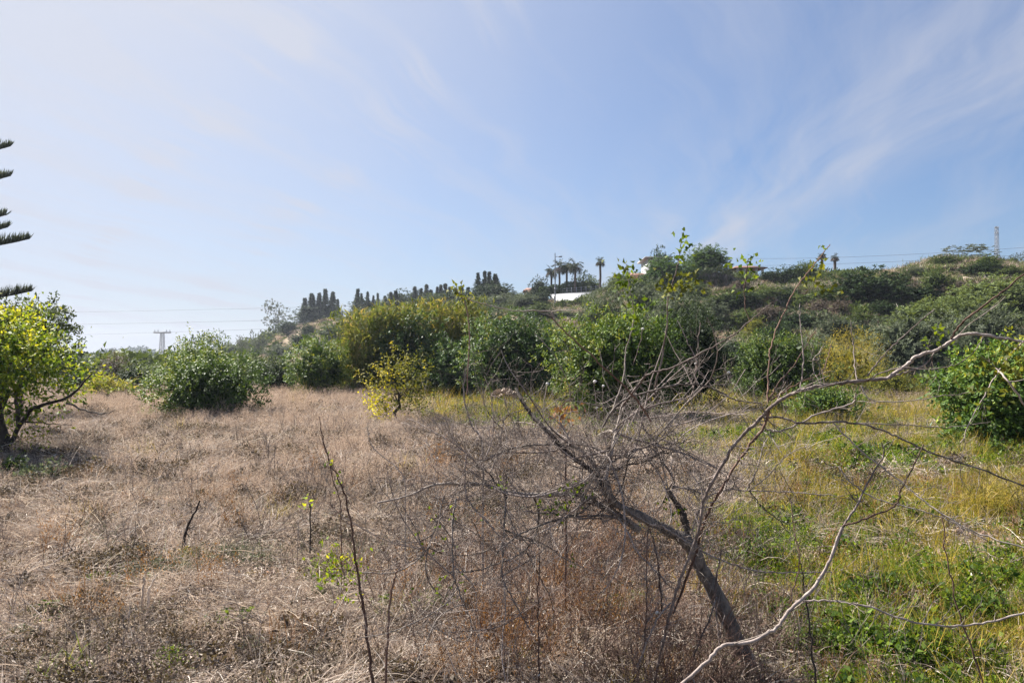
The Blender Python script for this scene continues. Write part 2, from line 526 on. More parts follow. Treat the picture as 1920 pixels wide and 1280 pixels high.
def build_ground():
    na, nr = 420, 330
    # finer steps of bearing in front of the camera
    q = np.linspace(-1, 1, na + 1)
    az = math.pi * (0.24 * q + 0.76 * q ** 5)
    r = np.concatenate([[0.0], np.geomspace(1.0, 6500, nr)])
    A, R = np.meshgrid(az[:-1], r)
    X = (np.sin(A) * R).ravel(); Y = (np.cos(A) * R).ravel()
    Z = gz(X, Y)
    n = na
    i = np.arange(nr)[:, None] * n; jn = np.arange(n)[None, :]; j2 = (jn + 1) % n
    Q = np.stack([i + jn, i + j2, i + n + j2, i + n + jn], -1).reshape(-1, 4)
    me = mesh_np('ground', np.stack([X, Y, Z], 1), Q[:, ::-1], None, True)
    st, yl, g, e, far = cover(X, Y)
    for nm, arr in (('straw', st), ('yellow', yl), ('green', g), ('earth', e), ('far', far)):
        a = me.attributes.new(nm, 'FLOAT', 'POINT')
        a.data.foreach_set('value', np.ascontiguousarray(arr, np.float32))
    m, t = new_mat('field_soil')
    tc_ = t.add('ShaderNodeTexCoord')
    geo = (tc_, 'Object')
    n1_ = t.add('ShaderNodeTexNoise', {'Vector': geo, 'Scale': 9, 'Detail': 8, 'Roughness': 0.7})
    n2_ = t.add('ShaderNodeTexNoise', {'Vector': geo, 'Scale': 0.7, 'Detail': 6, 'Roughness': 0.6})
    n3_ = t.add('ShaderNodeTexNoise', {'Vector': geo, 'Scale': 0.10, 'Detail': 8, 'Roughness': 0.7})
    soil = t.ramp((n1_, 'Fac'), [(.3, (.085, .052, .038)), (.55, (.20, .135, .10)), (.75, (.33, .24, .18))])
    straw = t.ramp((n1_, 'Fac'), [(.3, (.05, .036, .03)), (.6, (.20, .15, .12))])
    yel = t.ramp((n1_, 'Fac'), [(.3, (.05, .045, .018)), (.65, (.18, .15, .05))])
    grn = t.ramp((n1_, 'Fac'), [(.3, (.02, .03, .012)), (.65, (.07, .09, .03))])
    c = soil
    for nm, cc in (('straw', straw), ('yellow', yel), ('green', grn)):
        at = t.add('ShaderNodeAttribute', attribute_name=nm)
        mn = t.mix(0.5, c, cc)
        t.l.new(at.outputs['Fac'], mn.inputs[0])
        c = mn
    # hillside: dry grass, bare pinkish banks and patches of low scrub
    hill = t.ramp((n3_, 'Fac'), [(.34, (.08, .08, .045)), (.44, (.17, .145, .085)), (.56, (.32, .24, .175)), (.70, (.40, .29, .22))])
    hill2 = t.mix(0.35, hill, t.ramp((n2_, 'Fac'), [(.35, (.10, .085, .055)), (.65, (.38, .29, .21))]))
    at = t.add('ShaderNodeAttribute', attribute_name='far')
    mn = t.mix(0.5, c, hill2); t.l.new(at.outputs['Fac'], mn.inputs[0])
    b = t.add('ShaderNodeBump', {'Height': (n1_, 'Fac'), 'Strength': 0.8, 'Distance': 0.06})
    p = t.add('ShaderNodeBsdfPrincipled', {'Roughness': 0.95, 'Normal': b})
    p.inputs['Specular IOR Level'].default_value = 0.15
    t.l.new(out(mn), p.inputs['Base Color'])
    finish(t, p)
    me.materials.append(m)
    tag(link('ground', me), 'field and hillside ground of dry straw, weeds and bare soil', None, None, 'structure')


build_ground()

# ------------------------------------------------------------------ scatter of uncountable ground cover
def tuft(kind):
    a = Acc()
    if kind == 'mat':            # matted fallen straw, combed one way
        n = 150
        p = np.stack([rng.normal(0, .20, n), rng.normal(0, .20, n), rng.random(n) * .05], 1)
        el = np.abs(rng.normal(.18, .28, n))
        az = rng.normal(0, .75, n)
        d = np.stack([np.cos(az) * np.cos(el), np.sin(az) * np.cos(el), np.sin(el)], 1)
        a.ribbons(p, d, rng.uniform(.12, .42, n), rng.uniform(.003, .007, n), rng.uniform(.2, 1.1, n), 3)
    elif kind == 'tangle':
        n = 110
        p = np.stack([rng.normal(0, .16, n), rng.normal(0, .16, n), rng.random(n) * .04], 1)
        d = rng.normal(size=(n, 3)); d[:, 2] = np.abs(d[:, 2]) * .9 + .15
        a.ribbons(p, d, rng.uniform(.10, .32, n), rng.uniform(.003, .006, n), rng.uniform(.4, 1.6, n), 4)
    elif kind == 'upright':      # fine stems with loose seed heads
        n = 26
        p = np.stack([rng.normal(0, .13, n), rng.normal(0, .13, n), np.zeros(n)], 1)
        d = np.stack([rng.normal(0, .25, n), rng.normal(0, .25, n), np.ones(n)], 1)
        L = rng.uniform(.28, .62, n)
        a.ribbons(p, d, L, rng.uniform(.003, .005, n), rng.uniform(.1, .5, n), 3, rng.random(n) * .6)
        dn = d / np.linalg.norm(d, axis=1)[:, None]
        for i in range(n):
            k = 9
            f = rng.uniform(.55, .98, k)
            q = p[i] + dn[i] * (L[i] * f)[:, None] + rng.normal(0, .018, (k, 3))
            a.leaves(q, rng.normal(0, .5, (k, 3)) + dn[i], .035, .007, .5 + .5 * rng.random(k))
    elif kind == 'stalk':        # grey dead weed, branching
        for i in range(3):
            b0 = np.array((rng.normal(0, .06), rng.normal(0, .06), 0))
            d = np.array((rng.normal(0, .3), rng.normal(0, .3), 1.0))
            H = rng.uniform(.25, .6)
            pts = [b0 + d * H * f + rng.normal(0, .012, 3) * f for f in np.linspace(0, 1, 5)]
            a.tube(pts, np.linspace(.004, .0015, 5), 3)
            m = 9
            base = np.array([pts[min(4, int(f * 4))] for f in rng.uniform(.3, 1, m)])
            a.ribbons(base, rng.normal(0, .7, (m, 3)) + (0, 0, .8), rng.uniform(.06, .2, m), .003, .1, 2)
    elif kind == 'grass':
        n = 60
        p = np.stack([rng.normal(0, .12, n), rng.normal(0, .12, n), np.zeros(n)], 1)
        d = np.stack([rng.normal(0, .45, n), rng.normal(0, .45, n), np.ones(n)], 1)
        a.ribbons(p, d, rng.uniform(.10, .30, n), rng.uniform(.004, .009, n), rng.uniform(.2, 1.3, n), 3)
    elif kind == 'tall':
        n = 70
        p = np.stack([rng.normal(0, .16, n), rng.normal(0, .16, n), np.zeros(n)], 1)
        d = np.stack([rng.normal(0, .32, n), rng.normal(0, .32, n), np.ones(n)], 1)
        a.ribbons(p, d, rng.uniform(.25, .60, n), rng.uniform(.003, .007, n), rng.uniform(.3, 1.1, n), 4)
    elif kind == 'herb':
        n = 110
        r = np.abs(rng.normal(0, .11, n)); th = rng.random(n) * 6.28
        p = np.stack([r * np.cos(th), r * np.sin(th), rng.random(n) * .13 * np.exp(-r * 5)], 1)
        d = rng.normal(0, .8, (n, 3)); d[:, 2] = np.abs(d[:, 2]) * .5 + .15
        a.leaves(p, d, rng.uniform(.025, .055, n), rng.uniform(.014, .028, n), None, .2, .15)
    elif kind == 'crumb':        # curled dead leaves and bits of stem
        n = 40
        p = np.stack([rng.normal(0, .18, n), rng.normal(0, .18, n), rng.random(n) * .05 + .01], 1)
        d = rng.normal(0, 1, (n, 3)); d[:, 2] *= .5
        a.leaves(p, d, rng.uniform(.03, .08, n), rng.uniform(.015, .04, n), None, .5, .3)
    elif kind == 'chaff':        # broken bits of straw, seeds and husks
        n = 130
        p = np.stack([rng.normal(0, .20, n), rng.normal(0, .20, n), np.abs(rng.normal(0, .05, n)) + .01], 1)
        d = rng.normal(0, 1, (n, 3)); d[:, 2] *= .6
        a.leaves(p, d, rng.uniform(.012, .045, n), rng.uniform(.005, .016, n), None, .4, .2)
    elif kind == 'fine':         # small-leaved low weed
        n = 230
        r = np.abs(rng.normal(0, .14, n)); th = rng.random(n) * 6.28
        p = np.stack([r * np.cos(th), r * np.sin(th), rng.random(n) ** .6 * .17 * np.exp(-r * 3)], 1)
        d = rng.normal(0, .8, (n, 3)); d[:, 2] = np.abs(d[:, 2]) * .7 + .2
        a.leaves(p, d, rng.uniform(.012, .034, n), rng.uniform(.006, .014, n), None, .2, .15)
        n = 16
        p = np.stack([rng.normal(0, .09, n), rng.normal(0, .09, n), np.zeros(n)], 1)
        a.ribbons(p, rng.normal(0, .4, (n, 3)) * (1, 1, 0) + (0, 0, 1), rng.uniform(.1, .22, n), .003, .3, 2)
    elif kind == 'clod':
        for i in range(12):
            c = np.array((rng.normal(0, .16), rng.normal(0, .16), rng.uniform(0, .02)))
            s_ = rng.uniform(.015, .05)
            pts = [c + (0, 0, -s_), c + (0, 0, -s_ * .5), c + (0, 0, s_ * .3), c + (0, 0, s_ * .8)]
            a.tube(pts, np.array((.2, 1, .9, .1)) * s_ * rng.uniform(.7, 1.3, 4), 6)
    return a


def variants(name, kinds, mat, n=4):
    c = bpy.data.collections.new(name + '_variants')
    for k in kinds:
        for i in range(n):
            o = bpy.data.objects.new('tuft', tuft(k).mesh('tuft', mat))
            c.objects.link(o)
    return c, n * len(kinds)


def scatter(name, label, coll, nvar, pts, scl, rz, tilt=0.12):
    n = len(pts)
    me = bpy.data.meshes.new(name)
    me.vertices.add(n); me.vertices.foreach_set('co', np.ascontiguousarray(pts, np.float32).ravel())
    a = me.attributes.new('rot', 'FLOAT_VECTOR', 'POINT')
    R = np.stack([rng.normal(0, tilt, n), rng.normal(0, tilt, n), rz], 1).astype(np.float32)
    a.data.foreach_set('vector', R.ravel())
    a = me.attributes.new('scl', 'FLOAT', 'POINT'); a.data.foreach_set('value', np.asarray(scl, np.float32))
    a = me.attributes.new('vi', 'INT', 'POINT'); a.data.foreach_set('value', rng.integers(0, nvar, n).astype(np.int32))
    me.update()
    o = link(name, me)
    ng = bpy.data.node_groups.new(name + '_scatter', 'GeometryNodeTree')
    ng.interface.new_socket('Geometry', in_out='INPUT', socket_type='NodeSocketGeometry')
    ng.interface.new_socket('Geometry', in_out='OUTPUT', socket_type='NodeSocketGeometry')
    gi = ng.nodes.new('NodeGroupInput'); go = ng.nodes.new('NodeGroupOutput')
    ci = ng.nodes.new('GeometryNodeCollectionInfo')
    ci.inputs['Collection'].default_value = coll
    ci.inputs['Separate Children'].default_value = True
    ci.inputs['Reset Children'].default_value = True
    ip = ng.nodes.new('GeometryNodeInstanceOnPoints')
    ip.inputs['Pick Instance'].default_value = True
    def named(nm, typ):
        x = ng.nodes.new('GeometryNodeInputNamedAttribute'); x.data_type = typ; x.inputs['Name'].default_value = nm
        return x.outputs['Attribute']
    er = ng.nodes.new('FunctionNodeEulerToRotation')
    ng.links.new(named('rot', 'FLOAT_VECTOR'), er.inputs[0])
    ng.links.new(gi.outputs[0], ip.inputs['Points'])
    ng.links.new(ci.outputs[0], ip.inputs['Instance'])
    ng.links.new(named('vi', 'INT'), ip.inputs['Instance Index'])
    ng.links.new(er.outputs[0], ip.inputs['Rotation'])
    ng.links.new(named('scl', 'FLOAT'), ip.inputs['Scale'])
    ng.links.new(ip.outputs[0], go.inputs[0])
    md = o.modifiers.new('scatter', 'NODES'); md.node_group = ng
    tag(o, label, None, None, 'stuff')
    return o


def field_pts(y0, y1, dens, tanx=0.86, x_extra=1.5):
    """random ground points in the wedge in front of the camera"""
    A = (y1 ** 2 - y0 ** 2) * tanx + 2 * x_extra * (y1 - y0)
    n = int(A * dens)
    y = np.sqrt(rng.random(n) * (y1 ** 2 - y0 ** 2) + y0 ** 2)
    x = (rng.random(n) * 2 - 1) * (y * tanx + x_extra)
    return x, y


bands = [(2.2, 7, 60, .85), (7, 13, 34, 1.0), (13, 26, 11, 1.35), (26, 48, 3.6, 2.0), (48, 72, 1.2, 2.8)]


def collect(weight, dens_k=1.0, smul=1.0, bsel=bands, sj=.35, zoff=-.01):
    Ps, Ss = [], []
    for y0, y1, dn, sc in bsel:
        x, y = field_pts(y0, y1, dn * dens_k)
        k = rng.random(len(x)) < weight(x, y)
        x, y = x[k], y[k]
        Ps.append(np.stack([x, y, gz(x, y) + zoff], 1))
        Ss.append(sc * smul * rng.uniform(1 - sj, 1 + sj, len(x)))
    return np.concatenate(Ps), np.concatenate(Ss)


def flow(p):
    return fbm(p[:, 0] / 2.2, p[:, 1] / 2.2, 81, 2) * 3.2 + rng.normal(0, .5, len(p))


cv, nv = variants('straw', ('mat', 'mat', 'tangle'), M['straw'], 4)
pt, sc_ = collect(lambda x, y: np.clip(cover(x, y)[0] + .25 * cover(x, y)[3] + .03 + .16 * (noise(x / 1.1, y / .7, 0, 6) > .25), 0, 1) * (0.62 + 1.25 * fbm(x / .8, y / .55, 5, 3) + .5 * noise(x / 2.7, y / 2.2, 0, 55)), 1.15)
scatter('dry_grass', 'matted pinkish dry straw covering the left field', cv, nv, pt, sc_, flow(pt))
cv, nv = variants('seedgrass', ('upright',), M['straw_pink'], 4)


def w_up(x, y):
    st, yl, g, e, far = cover(x, y)
    px, py = proj(x, y, 0 * x)
    k = 0.06 + 0.9 * blob(px, py, 330, 765, 260, 28) + .7 * blob(px, py, 600, 765, 150, 40) + .45 * blob(px, py, 690, 850, 120, 60) + .35 * blob(px, py, 480, 900, 260, 60) + .3*blob(px,py,1700,760,90,25)
    return np.clip(st + .35, 0, 1) * np.clip(k, 0, 1)


pt, sc_ = collect(w_up, 1.1, .6)
scatter('seed_grass', 'upright pink-brown seeding grass along the back of the dry field', cv, nv, pt, sc_, rng.random(len(pt)) * 6.28)
cv, nv = variants('deadweed', ('stalk',), M['straw_grey'], 5)


def w_st(x, y):
    st, yl, g, e, far = cover(x, y)
    px, py = proj(x, y, 0 * x)
    k = 0.07 + .5 * blob(px, py, 1080, 1010, 280, 130) + .45 * blob(px, py, 620, 920, 110, 30) + .5 * blob(px, py, 330, 950, 60, 30) + .35 * blob(px, py, 1000, 830, 230, 40) + .3 * blob(px, py, 1450, 1150, 150, 120)
    return np.clip(k * (1 + noise(x / .9, y / .9, 0, 14)), 0, 1)


pt, sc_ = collect(w_st, .62, .95)
scatter('dead_weeds', 'grey-brown dead branching weeds standing in the straw', cv, nv, pt, sc_, rng.random(len(pt)) * 6.28)
cv, nv = variants('russet', ('tall', 'upright'), M['russet'], 3)


def w_ru(x, y):
    px, py = proj(x, y, 0 * x)
    k = .7 * blob(px, py, 1130, 1090, 200, 90) + .5 * blob(px, py, 1020, 1180, 160, 60) + .25 * blob(px, py, 820, 860, 60, 30) + .05
    return np.clip(k * (.7 + noise(x / .5, y / .5, 0, 15)), 0, 1) * (y < 14)


pt, sc_ = collect(w_ru, .5, .75, bands[:3])
scatter('russet_weeds', 'rusty brown dry weeds under the bare fruit tree', cv, nv, pt, sc_, rng.random(len(pt)) * 6.28)
cv, nv = variants('yellowgrass', ('grass', 'tall', 'fine', 'fine', 'fine'), M['grass_yellow'], 4)
pt, sc_ = collect(lambda x, y: np.clip(cover(x, y)[1] * (1.15 + 1.2 * fbm(x / .9, y / .6, 19, 3)) + .01, 0, 1), 1.2, .66, sj=.6)
scatter('yellow_grass', 'yellow autumn grass on the right half of the field', cv, nv, pt, sc_, rng.random(len(pt)) * 6.28)
cv, nv = variants('greengrass', ('grass', 'fine', 'fine', 'herb'), M['grass_green'], 4)
pt, sc_ = collect(lambda x, y: np.clip(cover(x, y)[2] * (1.5 + 1.4 * fbm(x / .8, y / .5, 23, 3)), 0, 1), 1.6, .8, sj=.6)
scatter('green_grass', 'green weeds and grass in strips on the right half of the field', cv, nv, pt, sc_, rng.random(len(pt)) * 6.28)
cv, nv = variants('herbs', ('herb',), M['herb'], 4)


def w_he(x, y):
    st, yl, g, e, far = cover(x, y)
    px, py = proj(x, y, 0 * x)
    k = g ** 1.5 + .7 * blob(px, py, 1730, 1110, 180, 40) + .5 * blob(px, py, 1480, 850, 60, 16)
    return np.clip(k * (.4 + noise(x / .6, y / .6, 0, 17)), 0, 1)


pt, sc_ = collect(w_he, .9, 1.35, sj=.55)
scatter('herbs', 'low leafy green herbs among the grass on the right', cv, nv, pt, sc_, rng.random(len(pt)) * 6.28)
cv, nv = variants('chaff', ('chaff',), M['straw'], 5)
pt, sc_ = collect(lambda x, y: np.clip(.14 + .75 * cover(x, y)[0] + .6 * cover(x, y)[3], 0, 1), .9, .95, bands[:4])
scatter('chaff', 'broken straw, husks and seeds lying over the field', cv, nv, pt, sc_, rng.random(len(pt)) * 6.28)
cv, nv = variants('darkweed', ('fine', 'chaff', 'herb'), M['scrub_brown'], 3)


def w_dw(x, y):
    st, yl, g, e, far = cover(x, y)
    px, py = proj(x, y, 0 * x)
    k = .30 + 1.1 * blob(px, py, 560, 935, 170, 34) + .8 * blob(px, py, 130, 890, 210, 26) + .45 * blob(px, py, 800, 860, 150, 30) + .5 * blob(px, py, 1430, 1060, 100, 50) + .5 * blob(px, py, 380, 1150, 160, 40) + .35 * blob(px, py, 380, 830, 260, 14) + .6 * blob(px, py, 1240, 1180, 160, 70)  # thickest dark patches stand in for shadow on the field, the rest are weeds
    return np.clip(k * (.5 + 1.6 * fbm(x / 1.1, y / .8, 91, 3)), 0, 1) * np.clip(st + .4, 0, 1)


pt, sc_ = collect(w_dw, 1.2, 1.3, bands[:4])
scatter('dark_weeds', 'dark brown shrivelled weeds in the straw, thickest to darken shaded patches', cv, nv, pt, sc_, rng.random(len(pt)) * 6.28)
cv, nv = variants('greyweed', ('fine', 'tangle'), M['olive'], 3)
pt, sc_ = collect(lambda x, y: np.clip((fbm(x / .9, y / .7, 95, 3) - .25) * 1.6, 0, .8) * cover(x, y)[0] * (y < 12), .5, .9, bands[:2])
scatter('grey_weeds', 'dusty grey-green weeds growing up through the near straw', cv, nv, pt, sc_, rng.random(len(pt)) * 6.28)
cv, nv = variants('litter', ('crumb',), M['deadleaf'], 4)
pt, sc_ = collect(lambda x, y: np.clip(.12 + .5 * cover(x, y)[3], 0, 1), .35, .8, bands[:4])
scatter('leaf_litter', 'curled brown dead leaves scattered on the soil', cv, nv, pt, sc_, rng.random(len(pt)) * 6.28)
soilm = plain_mat('soil_clod', (.20, .125, .09), .95, .4, 14)
cv, nv = variants('clods', ('clod',), soilm, 4)
pt, sc_ = collect(lambda x, y: np.clip(cover(x, y)[3] * .9, 0, 1), .7, .9, bands[:4])
scatter('soil_clods', 'reddish clods of turned soil between the weeds', cv, nv, pt, sc_, rng.random(len(pt)) * 6.28)

# ------------------------------------------------------------------ trees
def crown_acc(R, nl=14, ncl=220, nleaf=14, L=.1, W=.045, spray=.28, up=.3, cutz=-.9, lump=.42, tintb=None, out_bias=.6, open_=0.0, loose=False, dense=1.0):
    """foliage in lobes: every cluster is a short leafy shoot on the skin of a lobe"""
    a = Acc()
    R = np.array(R, float)
    d = rng.normal(size=(nl, 3)); d /= np.linalg.norm(d, axis=1)[:, None]
    d[:, 2] = np.where(d[:, 2] < cutz, -d[:, 2], d[:, 2])
    lc = d * rng.uniform(.45, .72, nl)[:, None]
    lr = rng.uniform(lump * .7, lump * 1.15, nl)
    which = rng.choice(nl, ncl, p=lr ** 2 / (lr ** 2).sum())
    dd = rng.normal(size=(ncl, 3)); dd /= np.linalg.norm(dd, axis=1)[:, None]
    c = lc[which] + dd * (lr[which] * (1 - np.abs(rng.normal(0, .22, ncl))))[:, None]
    if not loose:
        # most shoots sit on one lumpy skin, the rest fill the inside
        sd0 = int(rng.integers(0, 999)); o3 = rng.uniform(-9, 9, 3)
        k = rng.random(ncl) < .68
        e = rng.normal(size=(ncl, 3)); e /= np.linalg.norm(e, axis=1)[:, None]
        rr = .78 + .30 * noise(e[:, 0] * 1.9 + o3[0], e[:, 1] * 1.9 + o3[1], e[:, 2] * 1.9 + o3[2], sd0) + .20 * noise(e[:, 0] * 4.3, e[:, 1] * 4.3, e[:, 2] * 4.3 + o3[0], sd0 + 1)
        rr = rr - np.abs(rng.normal(0, .09, ncl))
        rr = np.where(rng.random(ncl) < .28, rr * rng.uniform(.4, .85, ncl), rr)
        c = np.where(k[:, None], e * rr[:, None], c)
        dd = np.where(k[:, None], e, dd)
    keep = (c[:, 2] > cutz)
    c = c[keep]; dd = dd[keep]; which = which[keep]; m = len(c)
    for ax_i in range(3):
        lo, hi = np.percentile(c[:, ax_i], (2.5, 97.5))
        mid_, hf_ = (lo + hi) / 2, (hi - lo) / 2
        lc[:, ax_i] = (lc[:, ax_i] - mid_) / hf_ * .94
        c[:, ax_i] = (c[:, ax_i] - mid_) / hf_ * .94
    if not loose:                    # some long shoots stick out of the outline
        kx = rng.random(m) < .09
        c[kx] *= rng.uniform(1.02, 1.20, (int(kx.sum()), 1))
        c[kx, 2] = np.maximum(c[kx, 2], -.9)
    lobet = rng.uniform(-.15, .15, nl)
    size = float(R.mean())
    sh = dd * out_bias + rng.normal(0, .45, (m, 3)) + np.array((0, 0, up))
    sh /= np.linalg.norm(sh, axis=1)[:, None]
    t = rng.random((m, nleaf))
    base = c[:, None, :] * R + sh[:, None, :] * (t * spray)[..., None] + rng.normal(0, spray * .16, (m, nleaf, 3))
    ax = sh[:, None, :] * .6 + rng.normal(0, .7, (m, nleaf, 3)) + np.array((0, 0, -.25))
    face = dd[:, None, :] * .55 + rng.normal(0, .42, (m, nleaf, 3)) + np.array((0, 0, .75))
    zt = (c[:, 2] * .5 + .5)
    cl_t = rng.normal(0, .15, m) + lobet[which]
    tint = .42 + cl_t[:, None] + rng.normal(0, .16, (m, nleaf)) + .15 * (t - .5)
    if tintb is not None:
        tint = tint + tintb(c)[:, None]  # per-tree shift; on some trees it puts the sunlit side into leaf colour
    a.leaves(base.reshape(-1, 3), ax.reshape(-1, 3), rng.uniform(.7, 1.25, m * nleaf) * L, rng.uniform(.7, 1.2, m * nleaf) * W,
             np.clip(tint, 0, 1).ravel(), .22, .12, face.reshape(-1, 3))
    if not loose and dense > 0:      # large dark leaves added inside the crown to deepen its shade
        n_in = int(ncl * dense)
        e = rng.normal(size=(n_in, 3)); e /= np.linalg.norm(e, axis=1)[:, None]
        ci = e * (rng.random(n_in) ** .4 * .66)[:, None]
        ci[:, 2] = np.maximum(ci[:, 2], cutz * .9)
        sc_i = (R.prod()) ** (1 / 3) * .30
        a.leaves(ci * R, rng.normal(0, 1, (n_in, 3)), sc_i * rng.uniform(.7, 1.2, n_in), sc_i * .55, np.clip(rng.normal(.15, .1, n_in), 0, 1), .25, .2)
    return a, lc * R, size


def wiggly(p0, p1, n=6, amp=.06, sag=0.0):
    p0 = np.array(tuple(p0), float); p1 = np.array(tuple(p1), float)
    L = np.linalg.norm(p1 - p0)
    f = np.linspace(0, 1, n)
    pts = p0 + (p1 - p0) * f[:, None]
    w_ = np.sin(f * math.pi)[:, None]
    pts += rng.normal(0, amp * L * .5, (n, 3)) * w_
    pts[:, 2] += sag * L * np.sin(f * math.pi)
    return pts


def trunk_acc(base, top, r0, targets, k=8, r_split=.6, multi=1):
    a = Acc()
    tp = wiggly(base, top, 7, .09)
    rad = np.linspace(r0, r0 * r_split, 7); rad[0] *= 1.35
    a.tube(tp, rad, k, .5)
    for tg in targets:
        i = random.choice([4, 5, 6, 6])
        q = wiggly(tp[i], tg, 7, .10, .05)
        r1 = rad[i] * random.uniform(.45, .75)
        a.tube(q, np.linspace(r1, r1 * .15, 7), 5)
        for _ in range(3):
            e = q[random.choice([3, 4, 5])]
            a.tube(wiggly(e, np.array(tg) + rng.normal(0, .35, 3) * max(.3, r0 * 4), 4, .1), np.linspace(r1 * .35, r1 * .06, 4), 4)
    return a


def big_tree(name, label, cat, px, base_py, x0, x1, top, bot, mat, bark='bark_dark', dist=None, ncl=900, nleaf=14, L=.10, W=.048,
             spray=.28, nl=16, r0=.09, depth=.9, lump=.42, tintb=None, group=None, cutz=-.85, open_=0, up=.3, jn=0, lean=0.0, dense=1.0):
    """a tree or bush of its own: base at column px, crown between columns x0..x1 and rows top..bot"""
    b = gpt(px, dist) if dist else hit(px, base_py)
    d = b.y
    s_ = d / F
    cx = ((x0 + x1) / 2 - 960) * s_
    Rx = (x1 - x0) / 2 * s_
    zt = CH + (HOR - top) * s_; zb = CH + (HOR - bot) * s_
    Rz = (zt - zb) / 2
    cen = np.array((cx - b.x, 0, (zt + zb) / 2 - b.z))
    root = link(name, None, None, b)
    root.empty_display_size = .2
    a, lc, _ = crown_acc((Rx, Rx * depth, Rz), nl, ncl, nleaf, L, W, spray, up, cutz, lump, tintb, dense=dense)
    for i in range(len(a.V)): a.V[i] = a.V[i] + cen
    lob = lc + cen
    tp = cen + np.array((lean, 0, -Rz * .45))
    if tp[2] < .25: tp[2] = .25
    tr = trunk_acc((0, 0, -.12), tp, r0, [l for l in lob if l[2] > .3][:10])
    link('trunk', tr.mesh('trunk', M[bark], True), root)
    link('crown', a.mesh('crown', M[mat]), root)
    tag(root, label, cat, group)
    return root, cen, (Rx, Rx * depth, Rz)


top_y = lambda k: (lambda c: k * np.clip(c[:, 2], -1, 1))
# lime-green tree at the left edge
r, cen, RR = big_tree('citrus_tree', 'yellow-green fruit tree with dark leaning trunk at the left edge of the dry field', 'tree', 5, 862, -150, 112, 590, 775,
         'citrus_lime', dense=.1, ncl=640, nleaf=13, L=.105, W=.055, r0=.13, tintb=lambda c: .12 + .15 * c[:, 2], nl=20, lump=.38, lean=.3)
dL = r.location.y
extra = Acc()
side = Acc()
def edge_branch(pts, r0):
    q = [np.array(tuple(P(x, y, dL + dd) - r.location)) for x, y, dd in pts]
    # resample smoothly
    q = np.array(q); n = len(q); f = np.linspace(0, n - 1, n * 3)
    q = np.stack([np.interp(f, np.arange(n), q[:, i]) for i in range(3)], 1) + rng.normal(0, .01, (n * 3, 3))
    extra.tube(q, np.linspace(r0, r0 * .25, n * 3), 6)
    return q
edge_branch([(8, 850, 0), (35, 800, -.1), (60, 765, -.3), (90, 755, -.4), (125, 748, -.5), (150, 725, -.6), (172, 700, -.7)], .055)
edge_branch([(125, 755, -.5), (150, 765, -.6), (172, 773, -.7), (200, 775, -.8), (215, 768, -.8)], .022)
edge_branch([(45, 790, -.1), (70, 793, -.2), (100, 795, -.3), (135, 796, -.3)], .02)
edge_branch([(8, 850, 0), (0, 800, .1), (-20, 750, .2), (-30, 700, .2)], .07)
edge_branch([(35, 800, 0), (30, 740, .2), (50, 690, .2), (60, 640, .2)], .05)
link('branch', extra.mesh('branch', M['bark_dark'], True), r)
def leafy(acc, c, n, sg, L=.09, W=.045, t=(.4, 1)):
    p = np.array(tuple(c)) + rng.normal(0, 1, (n, 3)) * sg
    acc.leaves(p, rng.normal(0, 1, (n, 3)) + (0, 0, -.1), rng.uniform(.7, 1.2, n) * L, rng.uniform(.7, 1.2, n) * W, rng.uniform(t[0], t[1], n))
for x, y, n, sg in ((190, 700, 60, (.16, .16, .14)), (178, 715, 40, (.12, .12, .10)), (60, 805, 60, (.3, .2, .10)), (55, 830, 60, (.18, .2, .16)), (90, 785, 30, (.15, .1, .06)),
                    (160, 735, 16, (.08, .08, .08)), (150, 690, 12, (.10, .1, .08)), (30, 690, 200, (.35, .3, .3)), (20, 620, 260, (.6, .3, .35)), (100, 700, 160, (.25, .3, .35))):
    leafy(side, P(x, y, dL - .4) - r.location, n, sg)
link('foliage', side.mesh('foliage', M['citrus_lime']), r)

big_tree('dark_tree', 'darker green tree rising just behind the lime-green tree at the left edge', 'tree', 40, 742, -60, 122, 568, 690, 'scrub_green', dist=27, ncl=520, L=.13, W=.07, lump=.35)
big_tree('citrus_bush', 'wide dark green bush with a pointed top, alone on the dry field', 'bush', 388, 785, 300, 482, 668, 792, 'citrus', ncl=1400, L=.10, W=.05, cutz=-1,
         tintb=lambda c: .10 * c[:, 2] - .22 * c[:, 0], r0=.07, lump=.36, nl=22)  # tint paints the sunlit top left and the shaded right
# its pointed top
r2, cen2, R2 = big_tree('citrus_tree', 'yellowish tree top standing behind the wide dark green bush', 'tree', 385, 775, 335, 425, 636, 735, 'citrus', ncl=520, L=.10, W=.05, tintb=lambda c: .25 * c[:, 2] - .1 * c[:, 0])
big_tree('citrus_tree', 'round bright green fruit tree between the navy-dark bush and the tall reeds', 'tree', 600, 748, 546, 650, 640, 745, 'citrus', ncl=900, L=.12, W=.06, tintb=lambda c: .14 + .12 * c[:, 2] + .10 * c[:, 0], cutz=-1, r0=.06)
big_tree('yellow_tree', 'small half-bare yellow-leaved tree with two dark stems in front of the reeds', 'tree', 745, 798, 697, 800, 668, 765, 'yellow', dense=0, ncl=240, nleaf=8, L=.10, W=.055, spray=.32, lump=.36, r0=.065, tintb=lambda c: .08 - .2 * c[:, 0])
y2 = hit(728, 798)
ya = Acc(); 
for x, y, n, sg in ((712, 765, 190, (.26, .2, .16)), (722, 785, 120, (.2, .2, .12)), (700, 745, 80, (.18, .2, .12))):
    leafy(ya, P(x, y, y2.y) - y2, n, sg, .10, .06, (.2, 1))
root = tag(link('yellow_shoots', None, None, y2), 'low clump of bright lemon-yellow shoots at the foot of the small yellow tree', 'bush')
link('foliage', ya.mesh('foliage', M['lemon']), root)
sa = Acc()
